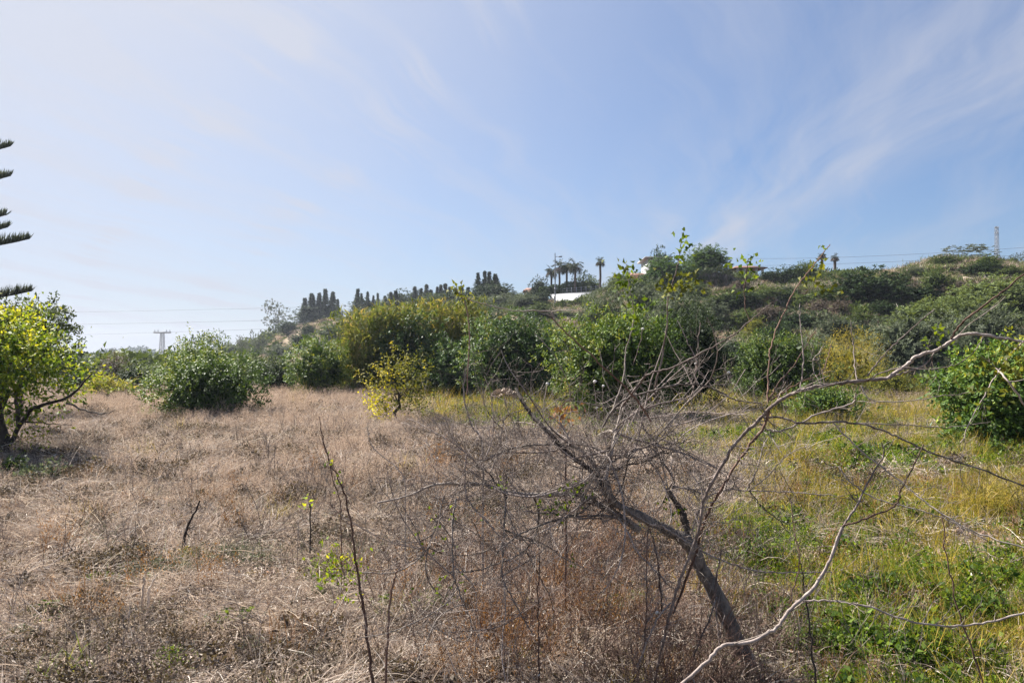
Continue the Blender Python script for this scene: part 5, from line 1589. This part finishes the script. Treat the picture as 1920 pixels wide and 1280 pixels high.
# trunk
limb([(1425, 1300), (1390, 1215), (1352, 1135), (1320, 1070), (1292, 1020), (1254, 995), (1219, 977), (1176, 955), (1147, 935), (1135, 900)], 5.0, 4.9, 34, 10, 'trunk', 'bark_trunk', 14, twig=.9)
T = [
    # (points, d0, d1, w0, w1, mat, twig)
    ([(1200, 995), (1160, 965), (1129, 948), (1080, 926), (1009, 928), (951, 922), (911, 909), (872, 906), (812, 909), (763, 930), (708, 942)], 4.95, 5.3, 17, 4, 'bark', 1.6),
    ([(1135, 900), (1143, 866), (1152, 827), (1157, 800), (1170, 760)], 4.9, 5.1, 10, 3, 'bark', 1.2),
    ([(1150, 938), (1110, 885), (1060, 845), (1019, 800), (998, 779), (980, 753), (968, 728)], 4.95, 5.6, 12, 9, 'bark_dark', .6),
    ([(1290, 1010), (1281, 967), (1262, 935), (1250, 915)], 5.0, 5.1, 18, 10, 'bark_dark', .3),
    ([(1258, 925), (1262, 897), (1242, 866), (1219, 823), (1207, 800), (1196, 770)], 5.1, 5.3, 6, 3, 'bark', 1.0),
    ([(1226, 1285), (1242, 1210), (1258, 1143), (1285, 1061), (1309, 999), (1320, 936), (1340, 897), (1383, 827), (1430, 780), (1445, 763), (1480, 740), (1530, 725), (1600, 715), (1662, 710)], 4.7, 4.2, 7, 9.5, 'bark_light', .9),
    ([(1662, 710), (1700, 685), (1720, 668), (1760, 655), (1800, 630), (1830, 625), (1870, 632), (1925, 642)], 4.2, 4.0, 9, 6, 'bark_light', .8),
    ([(1262, 1150), (1300, 1050), (1322, 975), (1345, 930), (1395, 850), (1432, 800), (1442, 770)], 4.75, 4.3, 6, 7, 'bark_red', .7),
    ([(1662, 710), (1690, 700), (1717, 692), (1738, 680), (1752, 660)], 4.2, 4.1, 5, 3, 'bark_light', .8),
    ([(1783, 635), (1800, 610), (1824, 588), (1869, 554), (1925, 510)], 4.1, 3.9, 5, 4, 'bark_red', .5),
    ([(1625, 705), (1645, 680), (1669, 654), (1710, 615), (1752, 580)], 4.25, 4.2, 4, 2, 'bark_light', .3),
    ([(1440, 755), (1441, 700), (1444, 661), (1453, 626), (1477, 571), (1497, 533), (1522, 502), (1546, 471), (1556, 458)], 4.4, 4.3, 4.5, 2, 'bark_red', .25),
    ([(1442, 750), (1462, 715), (1491, 681), (1530, 620)], 4.4, 4.5, 4, 2, 'bark_red', .5),
    ([(1501, 732), (1506, 678), (1501, 600), (1500, 570)], 4.35, 4.4, 3.5, 2, 'bark_light', .3),
    ([(1607, 716), (1603, 680), (1600, 643), (1594, 599)], 4.3, 4.4, 3, 2, 'bark_light', .3),
    ([(1445, 750), (1490, 722), (1539, 698), (1552, 670), (1558, 645)], 4.4, 4.5, 4, 2, 'bark_red', .5),
    ([(1620, 714), (1680, 690), (1740, 692), (1800, 680), (1830, 655), (1845, 628)], 4.2, 4.1, 3.5, 2, 'bark_light', .5),
    ([(1425, 781), (1470, 784), (1504, 793), (1566, 790), (1633, 799), (1688, 821), (1743, 848), (1825, 875), (1925, 912)], 4.4, 3.8, 5.5, 4, 'bark', .6),
    ([(1425, 795), (1449, 808), (1480, 802), (1532, 777), (1597, 755), (1604, 738)], 4.4, 4.4, 5, 4, 'bark_light', .5),
    ([(1540, 790), (1600, 793), (1700, 797), (1786, 800), (1860, 790)], 4.35, 4.1, 3, 2, 'bark', .5),
    ([(1614, 722), (1635, 750), (1704, 752), (1769, 741), (1830, 735)], 4.25, 4.1, 3, 2, 'bark', .4),
    ([(1562, 792), (1606, 837), (1688, 903), (1743, 946), (1825, 996), (1925, 1028)], 4.35, 3.7, 4, 4, 'bark', .7),
    ([(1573, 875), (1595, 903), (1644, 935), (1710, 952), (1776, 974), (1850, 1012)], 4.3, 3.9, 3.5, 3, 'bark', .6),
    ([(1270, 1290), (1325, 1240), (1355, 1210), (1400, 1205), (1450, 1180), (1485, 1140), (1530, 1095), (1560, 1040), (1580, 988)], 3.9, 3.9, 9, 8, 'bark_light', .2),
    ([(1580, 988), (1605, 950), (1635, 890), (1657, 852), (1652, 830)], 3.9, 3.95, 6, 3, 'bark_light', .5),
    ([(1582, 985), (1640, 965), (1680, 945), (1690, 915), (1715, 870), (1732, 832)], 3.9, 3.9, 5, 3, 'bark_red', .4),
    ([(1491, 1127), (1540, 1125), (1579, 1127), (1633, 1138), (1699, 1162), (1776, 1173), (1852, 1165), (1925, 1147)], 3.95, 3.7, 5, 5, 'bark_light', .5),
    ([(1219, 983), (1242, 987), (1273, 1006), (1312, 1030), (1351, 1049), (1391, 1063), (1430, 1071), (1500, 1073), (1560, 1072)], 4.7, 4.5, 5, 3, 'bark_light', .7),
    ([(1195, 1250), (1219, 1190), (1238, 1151), (1258, 1130)], 4.5, 4.6, 5, 4, 'bark_light', .5),
    ([(1205, 1230), (1212, 1140), (1213, 1030), (1216, 985)], 4.6, 4.8, 4, 3, 'bark_red', 1),
    ([(1350, 1215), (1345, 1170), (1340, 1124), (1348, 1053), (1352, 1030)], 4.7, 4.9, 5, 4, 'bark_light', .8),
    ([(1300, 1230), (1330, 1160), (1345, 1120)], 4.6, 4.7, 5, 3, 'bark_light', .5),
    ([(1242, 1150), (1236, 1080), (1230, 1035), (1218, 990)], 4.7, 4.8, 5, 3, 'bark_red', .8),
    ([(833, 928), (826, 955), (818, 983), (802, 1026), (779, 1053), (736, 1073), (677, 1073)], 5.2, 5.0, 5, 3, 'bark', 1.3),
    ([(855, 935), (849, 975), (849, 1053), (857, 1100), (880, 1155), (885, 1190)], 5.1, 4.9, 5, 3, 'bark', 1.3),
    ([(950, 925), (946, 975), (943, 1040), (943, 1085), (962, 1124), (1000, 1190)], 5.1, 4.9, 6, 3, 'bark', 1.4),
    ([(876, 850), (872, 880), (874, 928), (890, 955), (911, 975), (940, 1010)], 5.1, 5.1, 5, 4, 'bark_light', 1),
    ([(1000, 928), (1010, 960), (1005, 1000), (985, 1030), (950, 1050), (890, 1070), (840, 1072)], 5.0, 4.9, 5, 3, 'bark', 1.3),
    ([(1115, 930), (1090, 960), (1040, 975), (1000, 990), (960, 1010), (930, 1040)], 4.95, 4.8, 6, 3, 'bark', 1.3),
    ([(1200, 990), (1150, 968), (1090, 968), (1030, 962), (980, 958)], 4.95, 4.8, 7, 3, 'bark_light', 1.2),
    ([(1160, 970), (1180, 1005), (1200, 1040), (1240, 1080), (1250, 1095)], 4.9, 4.8, 5, 3, 'bark_light', .8),
    ([(935, 915), (915, 885), (892, 870), (930, 852), (966, 839), (1025, 833), (1079, 839), (1100, 855), (1120, 880), (1132, 905)], 5.2, 5.0, 4, 6, 'bark', 1.3),
    ([(1079, 839), (1060, 810), (1050, 780), (1085, 770)], 5.1, 5.3, 4, 2, 'bark', 1),
    ([(919, 885), (935, 850), (940, 810), (950, 780), (990, 765)], 5.2, 5.4, 4, 2, 'bark', 1),
    ([(1140, 870), (1180, 850), (1215, 835), (1230, 820), (1275, 770), (1302, 735), (1320, 715)], 5.0, 5.2, 5, 3, 'bark', 1.2),
    ([(1145, 890), (1170, 872), (1200, 868), (1240, 850), (1280, 848), (1310, 862)], 5.0, 4.9, 5, 2, 'bark', 1.2),
    ([(1167, 762), (1197, 723), (1215, 702), (1256, 690), (1301, 669), (1360, 637), (1405, 604), (1435, 577), (1458, 560)], 4.9, 4.5, 6, 2, 'bark_light', .5),
    ([(1130, 800), (1152, 765), (1180, 745), (1221, 733), (1256, 724), (1295, 720), (1328, 726), (1357, 738), (1381, 750), (1429, 756)], 4.9, 4.6, 6, 3, 'bark', .9),
    ([(1150, 810), (1167, 790), (1210, 765), (1260, 752), (1295, 741), (1302, 720), (1304, 690), (1308, 650), (1313, 604)], 4.9, 4.8, 5, 2, 'bark_light', .6),
    ([(1304, 700), (1307, 681), (1296, 655), (1283, 628), (1270, 600)], 4.8, 4.8, 4, 2, 'bark_light', .3),
    ([(1228, 740), (1230, 717), (1241, 672), (1250, 613), (1253, 557), (1265, 520), (1275, 480), (1279, 436)], 4.9, 4.7, 5, 2, 'bark_light', .15),
    ([(1150, 765), (1170, 705), (1173, 658), (1188, 600), (1180, 540), (1175, 495)], 4.9, 4.9, 4, 2, 'bark', .2),
    ([(1221, 790), (1190, 745), (1150, 705), (1129, 687), (1108, 664), (1063, 625), (1034, 595)], 4.9, 4.7, 5, 3, 'bark_red', .3),
    ([(1040, 600), (1031, 584), (985, 583), (959, 582), (900, 568), (868, 555), (850, 536)], 4.7, 4.6, 3.5, 2, 'bark', .3),
    ([(1040, 598), (1034, 585), (1060, 581), (1092, 583)], 4.7, 4.6, 3, 2, 'bark', .1),
    ([(1296, 1000), (1310, 960), (1330, 930), (1370, 918), (1410, 920), (1470, 922), (1520, 925), (1580, 930)], 4.9, 4.6, 5, 2, 'bark_light', .9),
    ([(1400, 918), (1420, 880), (1430, 840), (1440, 820)], 4.7, 4.7, 4, 2, 'bark', .9),
    ([(1405, 920), (1440, 890), (1480, 850), (1520, 835)], 4.7, 4.7, 3, 2, 'bark', .8),
    ([(1405, 920), (1430, 950), (1460, 975), (1480, 1000)], 4.7, 4.7, 3, 2, 'bark', .8),
    ([(1480, 1130), (1500, 1050), (1490, 1000), (1483, 940)], 4.3, 4.4, 3.5, 2, 'bark_red', .5),
    ([(1868, 690), (1890, 715), (1925, 765)], 3.9, 3.8, 4, 5, 'bark_light', .4),
    ([(1920, 640), (1895, 662), (1870, 700), (1840, 750), (1800, 830)], 3.95, 4.0, 4, 2, 'bark_light', .5),
    ([(1405, 604), (1396, 560), (1400, 505), (1404, 485)], 4.6, 4.6, 2.5, 2, 'bark_red', .1),
    ([(875, 740), (880, 640), (874, 575), (862, 545)], 6.0, 6.1, 3, 3, 'bark_red', .1),
]
for it in T:
    pts, d0, d1, w0, w1, mt, tw = it
    limb(pts, d0, d1, w0, w1, 'branch', mt, 7 if w0 > 8 else 5, twig=tw, curl=random.uniform(-.12, .12) if w0 < 8 else 0)

# finer drooping and arching limbs that make up the tangle on the left side of the tree
src = [L_ for L_ in LIMBS if L_[2] >= 1.0 and L_[3] in ('bark', 'bark_dark')]
for i in range(90):
    q, rad, tw_, mt_ = random.choice(src)
    k = random.randint(2, len(q) - 2)
    d = rng.normal(0, .8, 3) * (1, .7, .8) + np.array((-.15, 0, -.25 if random.random() < .6 else .5)); d /= np.linalg.norm(d)
    Ln = random.uniform(.35, .95); pts = [q[k]]
    bend = np.array((rng.normal(0, .25), rng.normal(0, .2), random.choice([.28, .2, -.2])))
    for j in range(9):
        pts.append(pts[-1] + d * Ln / 9); d = d + bend / 3 + rng.normal(0, .08, 3); d /= np.linalg.norm(d)
    pts = np.array(pts); rd = np.linspace(min(rad[k] * .9, .011), .0026, 10)
    a = Acc(); a.tube(pts, rd, 5)
    link('branch', a.mesh('branch', M[random.choice(['bark', 'bark', 'bark_light', 'bark_light'])], True), bt)
    LIMBS.append((pts, rd, .8, 'bark'))

# twigs: side shoots off every traced branch, forking once or twice
tw_l, tw_d = Acc(), Acc()
tips = []


def twig(acc, p, d, L, r, lvl):
    n = 5
    q = [p]; dd = d / (np.linalg.norm(d) + 1e-9)
    for i in range(n - 1):
        q.append(q[-1] + dd * L / (n - 1))
        dd = dd + rng.normal(0, .22, 3) + np.array((0, 0, .04)); dd /= np.linalg.norm(dd)
    q = np.array(q)
    acc.tube(q, np.linspace(r, r * .4, n), 3)
    tips.append(q[-1])
    if lvl > 0:
        for _ in range(rng.integers(1, 4)):
            i = rng.integers(1, n)
            twig(acc, q[i], dd + rng.normal(0, .8, 3), L * rng.uniform(.35, .7), r * .62, lvl - 1)


for q, rad, tw, mt in LIMBS:
    seg = np.linalg.norm(np.diff(q, axis=0), axis=1); Lt = seg.sum()
    nt = int(Lt * 27 * tw)
    for _ in range(nt):
        i = int(rng.integers(1, len(q) - 1))
        zq_ = q[i][2] + gb.z
        if rng.random() > (1.0 if zq_ < 1.75 else .4 if zq_ < 2.1 else .12): continue
        tdir = q[min(i + 1, len(q) - 1)] - q[i - 1]; tdir /= np.linalg.norm(tdir) + 1e-9
        d = tdir * .5 + rng.normal(0, .75, 3) * (1, 1.0, 1) + (0, 0, .25)
        big = tw > .75
        L = rng.uniform(.06, .34) * (1.25 if big else .65)
        twig(tw_l if rng.random() < .55 else tw_d, q[i], d, L, min(rad[i] * .5, .0032), 2 if (big and L > .15) else 1)
o = link('twigs', tw_l.mesh('twigs', M['bark_light'], True), bt); o['kind'] = 'stuff'
o = link('twigs', tw_d.mesh('twigs', M['bark'], True), bt); o['kind'] = 'stuff'

# leaves that still hang on the shoots
lv_g, lv_y = Acc(), Acc()
def px_leaves(acc, lst, d, L=.05, W=.028, t=(.3, 1)):
    for x, y, n, sx, sy in lst:
        for _ in range(int(n * 1.7)):
            p = np.array(tuple(P(x + random.gauss(0, sx), y + random.gauss(0, sy), d + random.gauss(0, .04)) - gb))
            ax = rng.normal(0, 1, (1, 3)) + (0, 0, -.1)
            acc.leaves(p[None], ax, L * .8 * random.uniform(.6, 1.2), W * random.uniform(.6, 1.1), random.uniform(*t) * .72, .3, .25)
px_leaves(lv_g, [(1280, 448, 12, 9, 10), (1278, 480, 14, 9, 14), (1177, 500, 12, 12, 10), (1172, 530, 22, 12, 16), (1185, 565, 22, 14, 14), (1190, 605, 10, 8, 12),
                 (1400, 490, 16, 14, 9), (1404, 520, 12, 12, 10), (1392, 545, 6, 12, 10)], 4.65, .05, .026, (.3, .9))
px_leaves(lv_y, [(1275, 520, 16, 16, 12), (1262, 540, 20, 18, 10), (1300, 528, 16, 12, 12), (1525, 515, 16, 14, 12), (1555, 540, 8, 14, 10), (1540, 498, 7, 8, 8), (1160, 505, 8, 10, 8), (1245, 535, 10, 8, 8)], 4.6, .05, .028, (.15, .8))
px_leaves(lv_y, [(855, 542, 10, 9, 7), (872, 556, 10, 10, 7), (850, 560, 5, 7, 9)], 4.6, .042, .024, (.1, .8))
px_leaves(lv_g, [(1765, 618, 8, 9, 8), (1745, 640, 6, 14, 5), (1800, 645, 4, 20, 8), (1545, 462, 3, 4, 4)], 4.1, .04, .022, (.5, 1))
px_leaves(lv_y, [(1880, 690, 24, 26, 10), (1900, 660, 22, 24, 14), (1850, 730, 14, 28, 16), (1905, 720, 12, 14, 16), (1820, 700, 6, 16, 10)], 3.95, .05, .03, (.2, .9))
px_leaves(lv_g, [(1045, 945, 16, 26, 9), (1080, 912, 14, 14, 8), (1030, 960, 10, 16, 8), (840, 970, 6, 20, 14), (815, 1005, 6, 20, 12), (1270, 965, 8, 10, 8), (945, 905, 5, 10, 6),
                 (1072, 1050, 3, 5, 5), (1460, 1058, 3, 4, 4), (1500, 1058, 4, 5, 5), (830, 1100, 10, 26, 12), (1550, 1090, 4, 8, 8), (1360, 1010, 6, 14, 10), (1240, 945, 4, 6, 6)], 4.85, .04, .024, (.4, 1))
link('leaves', lv_g.mesh('leaves', M['citrus_lime']), bt)
link('leaves', lv_y.mesh('leaves', M['yellow']), bt)

# ------------------------------------------------------------------ thin saplings and dead stems
def sapling(name, label, px, d, w0, w1, mat, leaves=(), cat='sapling', nt=6, tl=.2, lm='citrus_lime', Lf=.03, Wf=.02):
    pts = [P(x, y, d) for x, y in px]
    b = Vector((pts[0].x, d, float(gz(pts[0].x, d))))
    if pts[0].z > b.z + .02: pts = [b] + pts
    q = spline([p - b for p in pts], 5, .004)
    m = len(q)
    root = tag(link(name, None, None, b), label, cat)
    a = Acc(); rad = np.linspace(w0, w1, m) / 2 * d / F
    a.tube(q, rad, 6); 
    link('stem', a.mesh('stem', M[mat], True), root)
    if nt:
        a = Acc()
        for _ in range(nt):
            i = int(rng.integers(m // 4, m - 1))
            twig(a, q[i], rng.normal(0, .6, 3) + (0, 0, .5), tl * rng.uniform(.5, 1.1), rad[i] * .45, 1)
        link('twigs', a.mesh('twigs', M[mat], True), root)
    if leaves:
        a = Acc()
        for x, y, n, sx, sy in leaves:
            for _ in range(n):
                p = np.array(tuple(P(x + random.gauss(0, sx), y + random.gauss(0, sy), d + random.gauss(0, .05)) - b))
                a.leaves(p[None], rng.normal(0, 1, (1, 3)), Lf * random.uniform(.7, 1.3), Wf * random.uniform(.7, 1.2), random.uniform(.3, 1))
        link('leaves', a.mesh('leaves', M[lm]), root)
    return root


sapling('sapling', 'thin dark sapling with small green leaves in the near left-centre foreground', [(700, 1300), (692, 1220), (682, 1140), (672, 1080), (664, 1030), (657, 975), (648, 930), (632, 890), (615, 860), (605, 820), (598, 780)], 4.6, 6.5, 1.2, 'bark_red',
        [(640, 1075, 70, 22, 18), (632, 1050, 40, 18, 16), (665, 1060, 16, 12, 20), (615, 1085, 30, 14, 12), (650, 1120, 16, 14, 10), (620, 865, 10, 8, 8), (634, 905, 6, 5, 8), (605, 1040, 20, 14, 16)], nt=14, tl=.3)
sapling('dead_stem', 'slim bare stem standing just right of the leafy sapling', [(722, 1300), (726, 1200), (730, 1140), (738, 1090), (745, 1070)], 4.6, 6, 3, 'bark_red', nt=4, tl=.12)
sapling('sapling', 'slender dry stalk with a few twigs under the long branch of the bare tree', [(1012, 1290), (1010, 1200), (1008, 1120), (1012, 1040)], 4.7, 4, 2, 'bark_red', nt=8, tl=.16, cat='dry stalk')
sapling('dead_stem', 'thin brown stem rising in front of the green weeds at lower right', [(1845, 1290), (1815, 1200), (1790, 1120), (1775, 1040), (1765, 960)], 4.5, 4, 2, 'bark_red', nt=6, tl=.16)
sapling('dead_stem', 'dark stem with one yellow leaf right of the bare trunk', [(1530, 1290), (1520, 1200), (1512, 1130), (1505, 1080), (1503, 1060)], 4.4, 4.5, 2, 'bark_dark', [(1500, 1058, 4, 4, 4)], nt=3, tl=.12, Lf=.05, Wf=.04, lm='lemon')
sapling('dead_stem', 'dark brown twiggy stem in the straw of the left field', [(345, 1015), (352, 985), (365, 960), (375, 938)], 8.6, 6, 3, 'bark_dark', nt=10, tl=.22)
sapling('dead_stem', 'pale straw-coloured stem leaning right in the near straw', [(278, 1115), (285, 1095), (296, 1074)], 6.4, 6, 3, 'straw', nt=1, tl=.1)
sapling('dead_stem', 'pale forked stem beside the leaning straw-coloured one', [(268, 1110), (270, 1092), (271, 1080)], 6.4, 5, 3, 'straw', nt=2, tl=.1)
sapling('green_shoot', 'small bright green shoot in the dark hollow of the straw', [(582, 958), (580, 944)], 8.2, 3, 2, 'bark_dark', [(580, 942, 12, 9, 7)], nt=2, tl=.08, Lf=.06, Wf=.045, cat='shoot')
sapling('dead_stem', 'tall hair-thin stem over the middle of the dry field', [(640, 960), (625, 900), (607, 830), (600, 790)], 6.5, 2.2, 1.4, 'bark_red', nt=3, tl=.25)
sapling('dead_stem', 'long bare rod slanting up from the dry field toward the reeds', [(760, 920), (745, 880), (700, 840), (688, 800)], 6.8, 2.5, 1.5, 'bark', nt=5, tl=.25)
sapling('dead_stem', 'forked dead shoot in front of the yellow tree', [(905, 850), (885, 800), (870, 745), (873, 690)], 6.5, 5, 2, 'bark', nt=6, tl=.25)
sapling('dead_stem', 'dry stem with russet leaves between stump and large fruit tree', [(1060, 840), (1052, 800), (1050, 765), (1075, 745)], 6.2, 5, 2, 'bark_red', [(1052, 782, 30, 14, 14), (1075, 775, 16, 12, 8)], nt=6, tl=.2, lm='russet', Lf=.06, Wf=.03)

# dry thicket of fine woody weeds under and around the bare tree
br = Acc()
for kk_ in range(1050):
    x = random.gauss(1090, 190); dd = random.uniform(4.7, 8.2)
    if kk_ > 800: x = random.gauss(1310, 90); dd = random.uniform(4.1, 4.95)
    if not 700 < x < 1560: continue
    g = gpt(x, dd)
    H = random.uniform(.25, .75)
    d = np.array((random.gauss(0, .3), random.gauss(0, .25), 1.0))
    twig(br, np.array(tuple(g)) + (0, 0, -.02), d, H, random.uniform(.0016, .0032), 2)
o = tag(link('dry_brush', br.mesh('dry_brush', M['bark_red'], True)), 'tangle of fine reddish dry stems around the foot of the bare tree', None, None, 'stuff')
br = Acc()
for _ in range(260):
    x = random.choice([random.gauss(560, 90), random.gauss(840, 60), random.gauss(800, 200)]); dd = random.uniform(7.5, 12)
    g = gpt(x, dd)
    twig(br, np.array(tuple(g)) + (0, 0, -.02), np.array((random.gauss(0, .5), random.gauss(0, .3), 1.0)), random.uniform(.25, .6), .003, 2)
o = tag(link('dark_brush', br.mesh('dark_brush', M['bark_dark'], True)), 'dark dead brush in the hollows of the dry field', None, None, 'stuff')

# low dark bushes in the straw
def low_clump(label, px, py, wpx, hpx, mat, n=700, L=.05, W=.03, name='low_plant', cat='plant', stemmat='bark_dark'):
    b = hit(px, py); s_ = b.y / F
    root = tag(link(name, None, None, b), label, cat)
    a = Acc(); rx, rz = wpx / 2 * s_, hpx * s_
    dd = rng.normal(size=(n, 3)); dd /= np.linalg.norm(dd, axis=1)[:, None]; dd[:, 2] = np.abs(dd[:, 2])
    k = 1 + .35 * noise(dd[:, 0] * 2.5, dd[:, 1] * 2.5, dd[:, 2] * 2.5, int(px))
    p = dd * (rng.uniform(.35, 1, n) * k)[:, None] * (rx, rx * .7, rz)
    a.leaves(p, rng.normal(0, .8, (n, 3)) + (0, 0, .4), rng.uniform(.6, 1.3, n) * L, rng.uniform(.6, 1.3, n) * W)
    link('foliage', a.mesh('foliage', M[mat]), root)
    a = Acc()
    for _ in range(14):
        twig(a, np.array((random.gauss(0, rx * .3), random.gauss(0, rx * .2), -.02)), np.array((random.gauss(0, .8), random.gauss(0, .5), 1.0)), rz * random.uniform(.7, 1.3), .004, 1)
    link('stem', a.mesh('stem', M[stemmat], True), root)


low_clump('grey-green low plant in the shade under the left-edge tree', 80, 905, 130, 40, 'olive', 900, .08, .04)
low_clump('dark low weeds at the foot of the left-edge trunk', 25, 900, 80, 50, 'scrub_dark', 600, .08, .04)
low_clump('dark brown dead leafy weeds right of the grey-green low plant', 170, 885, 120, 24, 'scrub_brown', 500, .08, .03)
low_clump('dark dead bush added as shadow in the hollow left of the sapling', 560, 950, 130, 42, 'scrub_brown', 700, .08, .02)  # dark leaves stand in for the shadow in this hollow
low_clump('dusty green low weed in the near straw, middle left', 320, 1170, 110, 26, 'olive', 420, .045, .02)
low_clump('dusty green weed patch in the straw under the dark stem', 190, 1060, 90, 18, 'olive', 300, .05, .02)
low_clump('dry conical brown weed left of the long branch', 818, 880, 70, 62, 'russet', 500, .10, .012)
low_clump('leafy green plant behind the bare tree trunk to the right', 1420, 1060, 110, 56, 'citrus', 600, .06, .035)
low_clump('bushy green weed row at lower right', 1640, 1125, 150, 46, 'herb', 1300, .05, .026)
low_clump('bushy green weed near the lower right edge', 1830, 1165, 170, 60, 'herb', 1500, .05, .026)
low_clump('dark green weed under the bottom right branch', 1570, 1230, 90, 60, 'herb', 600, .05, .024)
low_clump('green weed beside the hanging green net', 1490, 862, 60, 22, 'herb', 400, .07, .04)
low_clump('upright green weed near the right edge path', 1868, 862, 34, 36, 'citrus', 220, .10, .05)
low_clump('tall yellow-green grass mound at the right edge', 1880, 985, 220, 80, 'grass_yellow', 4200, .14, .008)
low_clump('dark tuft of dead stems near the bottom centre', 1095, 1225, 50, 44, 'scrub_brown', 400, .05, .012)

low_clump('broad tangle of green weeds below the bottom right branch, near the frame corner', 1760, 1240, 230, 66, 'herb', 1900, .05, .024)
low_clump('mixed grey-green weed thicket right of the trunk foot', 1510, 1215, 130, 60, 'scrub_green', 1100, .045, .02)
low_clump('dark leafy weed mound left of the leaning trunk foot', 1330, 1245, 120, 50, 'scrub_green', 700, .04, .018)
low_clump('dark green weed strip crossing the path right of the bare tree', 1560, 905, 170, 20, 'scrub_green', 800, .06, .03)

# ------------------------------------------------------------------ small things
# green net bundle hanging from a twig
nb_ = P(1535, 830, 21.5)
root = tag(link('green_net', None, None, nb_), 'small dark green net bundle hanging by the low drooping bush', 'net bag')
a = Acc(); zz_ = np.array((0, .05, .15, .28, .42, .52))
a.tube([(0.02 * math.sin(z * 9), 0, z) for z in zz_], [.05, .13, .15, .10, .045, .02], 9)
a.V[0] += rng.normal(0, .012, a.V[0].shape)
link('bag', a.mesh('bag', M['mesh_green']), root)
a = Acc(); a.tube([(0, 0, .5), (.01, 0, .8)], [.008, .008], 4); link('string', a.mesh('string', M['dark_metal']), root)
# snails gathered on the twig ends
for (x, y, sz, dd, lb) in ((1115, 716, 9, 4.9, 'white snail on the twig tip in front of the large bright fruit tree'), (1026, 720, 8, 5.0, 'white snail on a twig tip over the tall dark green tree'),
                           (1131, 724, 7, 4.9, 'smaller pale snail right beside the white one on the fruit tree twig'), (1366, 699, 8, 4.7, 'white snail on the shoot left of the small round fruit tree'),
                           (1304, 682, 6, 4.8, 'white snail halfway up the twin pale shoots'), (820, 859, 6, 5.6, 'white snail low on the conical brown weed'), (1205, 617, 7, 4.9, 'pale snail high on the leafy shoot beside the olive crown'),
                           (1119, 765, 7, 5.0, 'pale snail at the end of the grey branch by the fruit tree foot'), (1232, 1149, 10, 4.6, 'pale snail on the stems in front of the bare trunk')):
    c = P(x, y, dd); rr_ = sz * .4 * dd / F
    sh = Acc()
    m = 22; t = np.linspace(0, 1, m)
    q = np.stack([np.cos(t * 11) * (1 - t) * rr_ * .62, t * rr_ * .5, np.sin(t * 11) * (1 - t) * rr_ * .62], 1)
    sh.tube(q, rr_ * (.55 * (1 - t) + .06), 7)
    o = link('snail', sh.mesh('snail', M['shell'], True), None, c)
    tag(o, lb, 'snail', 'snails on dry twigs')
    if y < 800:   # the twig each one sits on
        st = Acc(); 
        st.tube(spline([(0, 0, 0), (rng.normal(0, .02), 0, -.10), (rng.normal(0, .05), .05, -.24)], 4, .002) + np.array(tuple(c - gb)), .0022, 4)
        link('branch', st.mesh('branch', M['bark_light'], True), bt)
# dry curled seed head on top of the broken limb
c = P(945, 742, 5.5)
a = Acc(); n = 260
dd = rng.normal(size=(n, 3)); dd /= np.linalg.norm(dd, axis=1)[:, None]; dd[:, 2] = np.abs(dd[:, 2]) * .6
a.leaves(dd * (.07, .05, .055), dd + rng.normal(0, .4, (n, 3)), .035, .014)
root = tag(link('seed_head', None, None, c), 'dry pale tangled seed head beside the top of the broken dark limb', 'seed head')
link('florets', a.mesh('florets', M['umbel']), root)
a = Acc(); a.tube(wiggly((0, 0, 0), (.10, .05, -.35), 6, .05), .004, 5); link('stem', a.mesh('stem', M['bark_light'], True), root)
# fallen leaf and pale slab
lf = hit(765, 1258)
a = Acc(); a.leaves(np.array([(0, 0, .05)]), np.array([(.7, .2, .5)]), .09, .06, .6, .3, .3); a.leaves(np.array([(0.01, 0, .05)]), np.array([(.5, -.2, .6)]), .07, .05, .4, .3, .3)
tag(link('fallen_leaf', a.mesh('fallen_leaf', M['deadleaf']), None, lf), 'single curled red-brown leaf on the straw at bottom centre', 'leaf')
lf = hit(976, 1196)
a = Acc(); a.leaves(np.array([(0, 0, .05)]), np.array([(.2, .2, .9)]), .06, .045, .5, .3, .3)
tag(link('fallen_leaf', a.mesh('fallen_leaf', M['deadleaf']), None, lf), 'small dark brown leaf on the straw left of the dark tuft', 'leaf')
sl = gpt(267, 40)
a = Acc(); a.box((0, 0, .22), (.55, .3, .10), .1)
tag(link('stone_slab', a.mesh('stone_slab', M['white_wall']), None, sl), 'short white slab lying behind the dry field at left', 'slab')

# ------------------------------------------------------------------ air
hzm, t = new_mat('haze_air')
pv = t.add('ShaderNodeVolumePrincipled', {'Color': (.72, .80, .93, 1), 'Density': .00024, 'Anisotropy': .35})
o_ = t.n.new('ShaderNodeOutputMaterial'); t.l.new(pv.outputs[0], o_.inputs['Volume'])
a = Acc(); a.box((0, 450, 16), (2600, 1100, 40))
a_me = a.mesh('haze', hzm)
tag(link('haze', a_me), 'thin blue air haze over the valley', None, None, 'stuff')
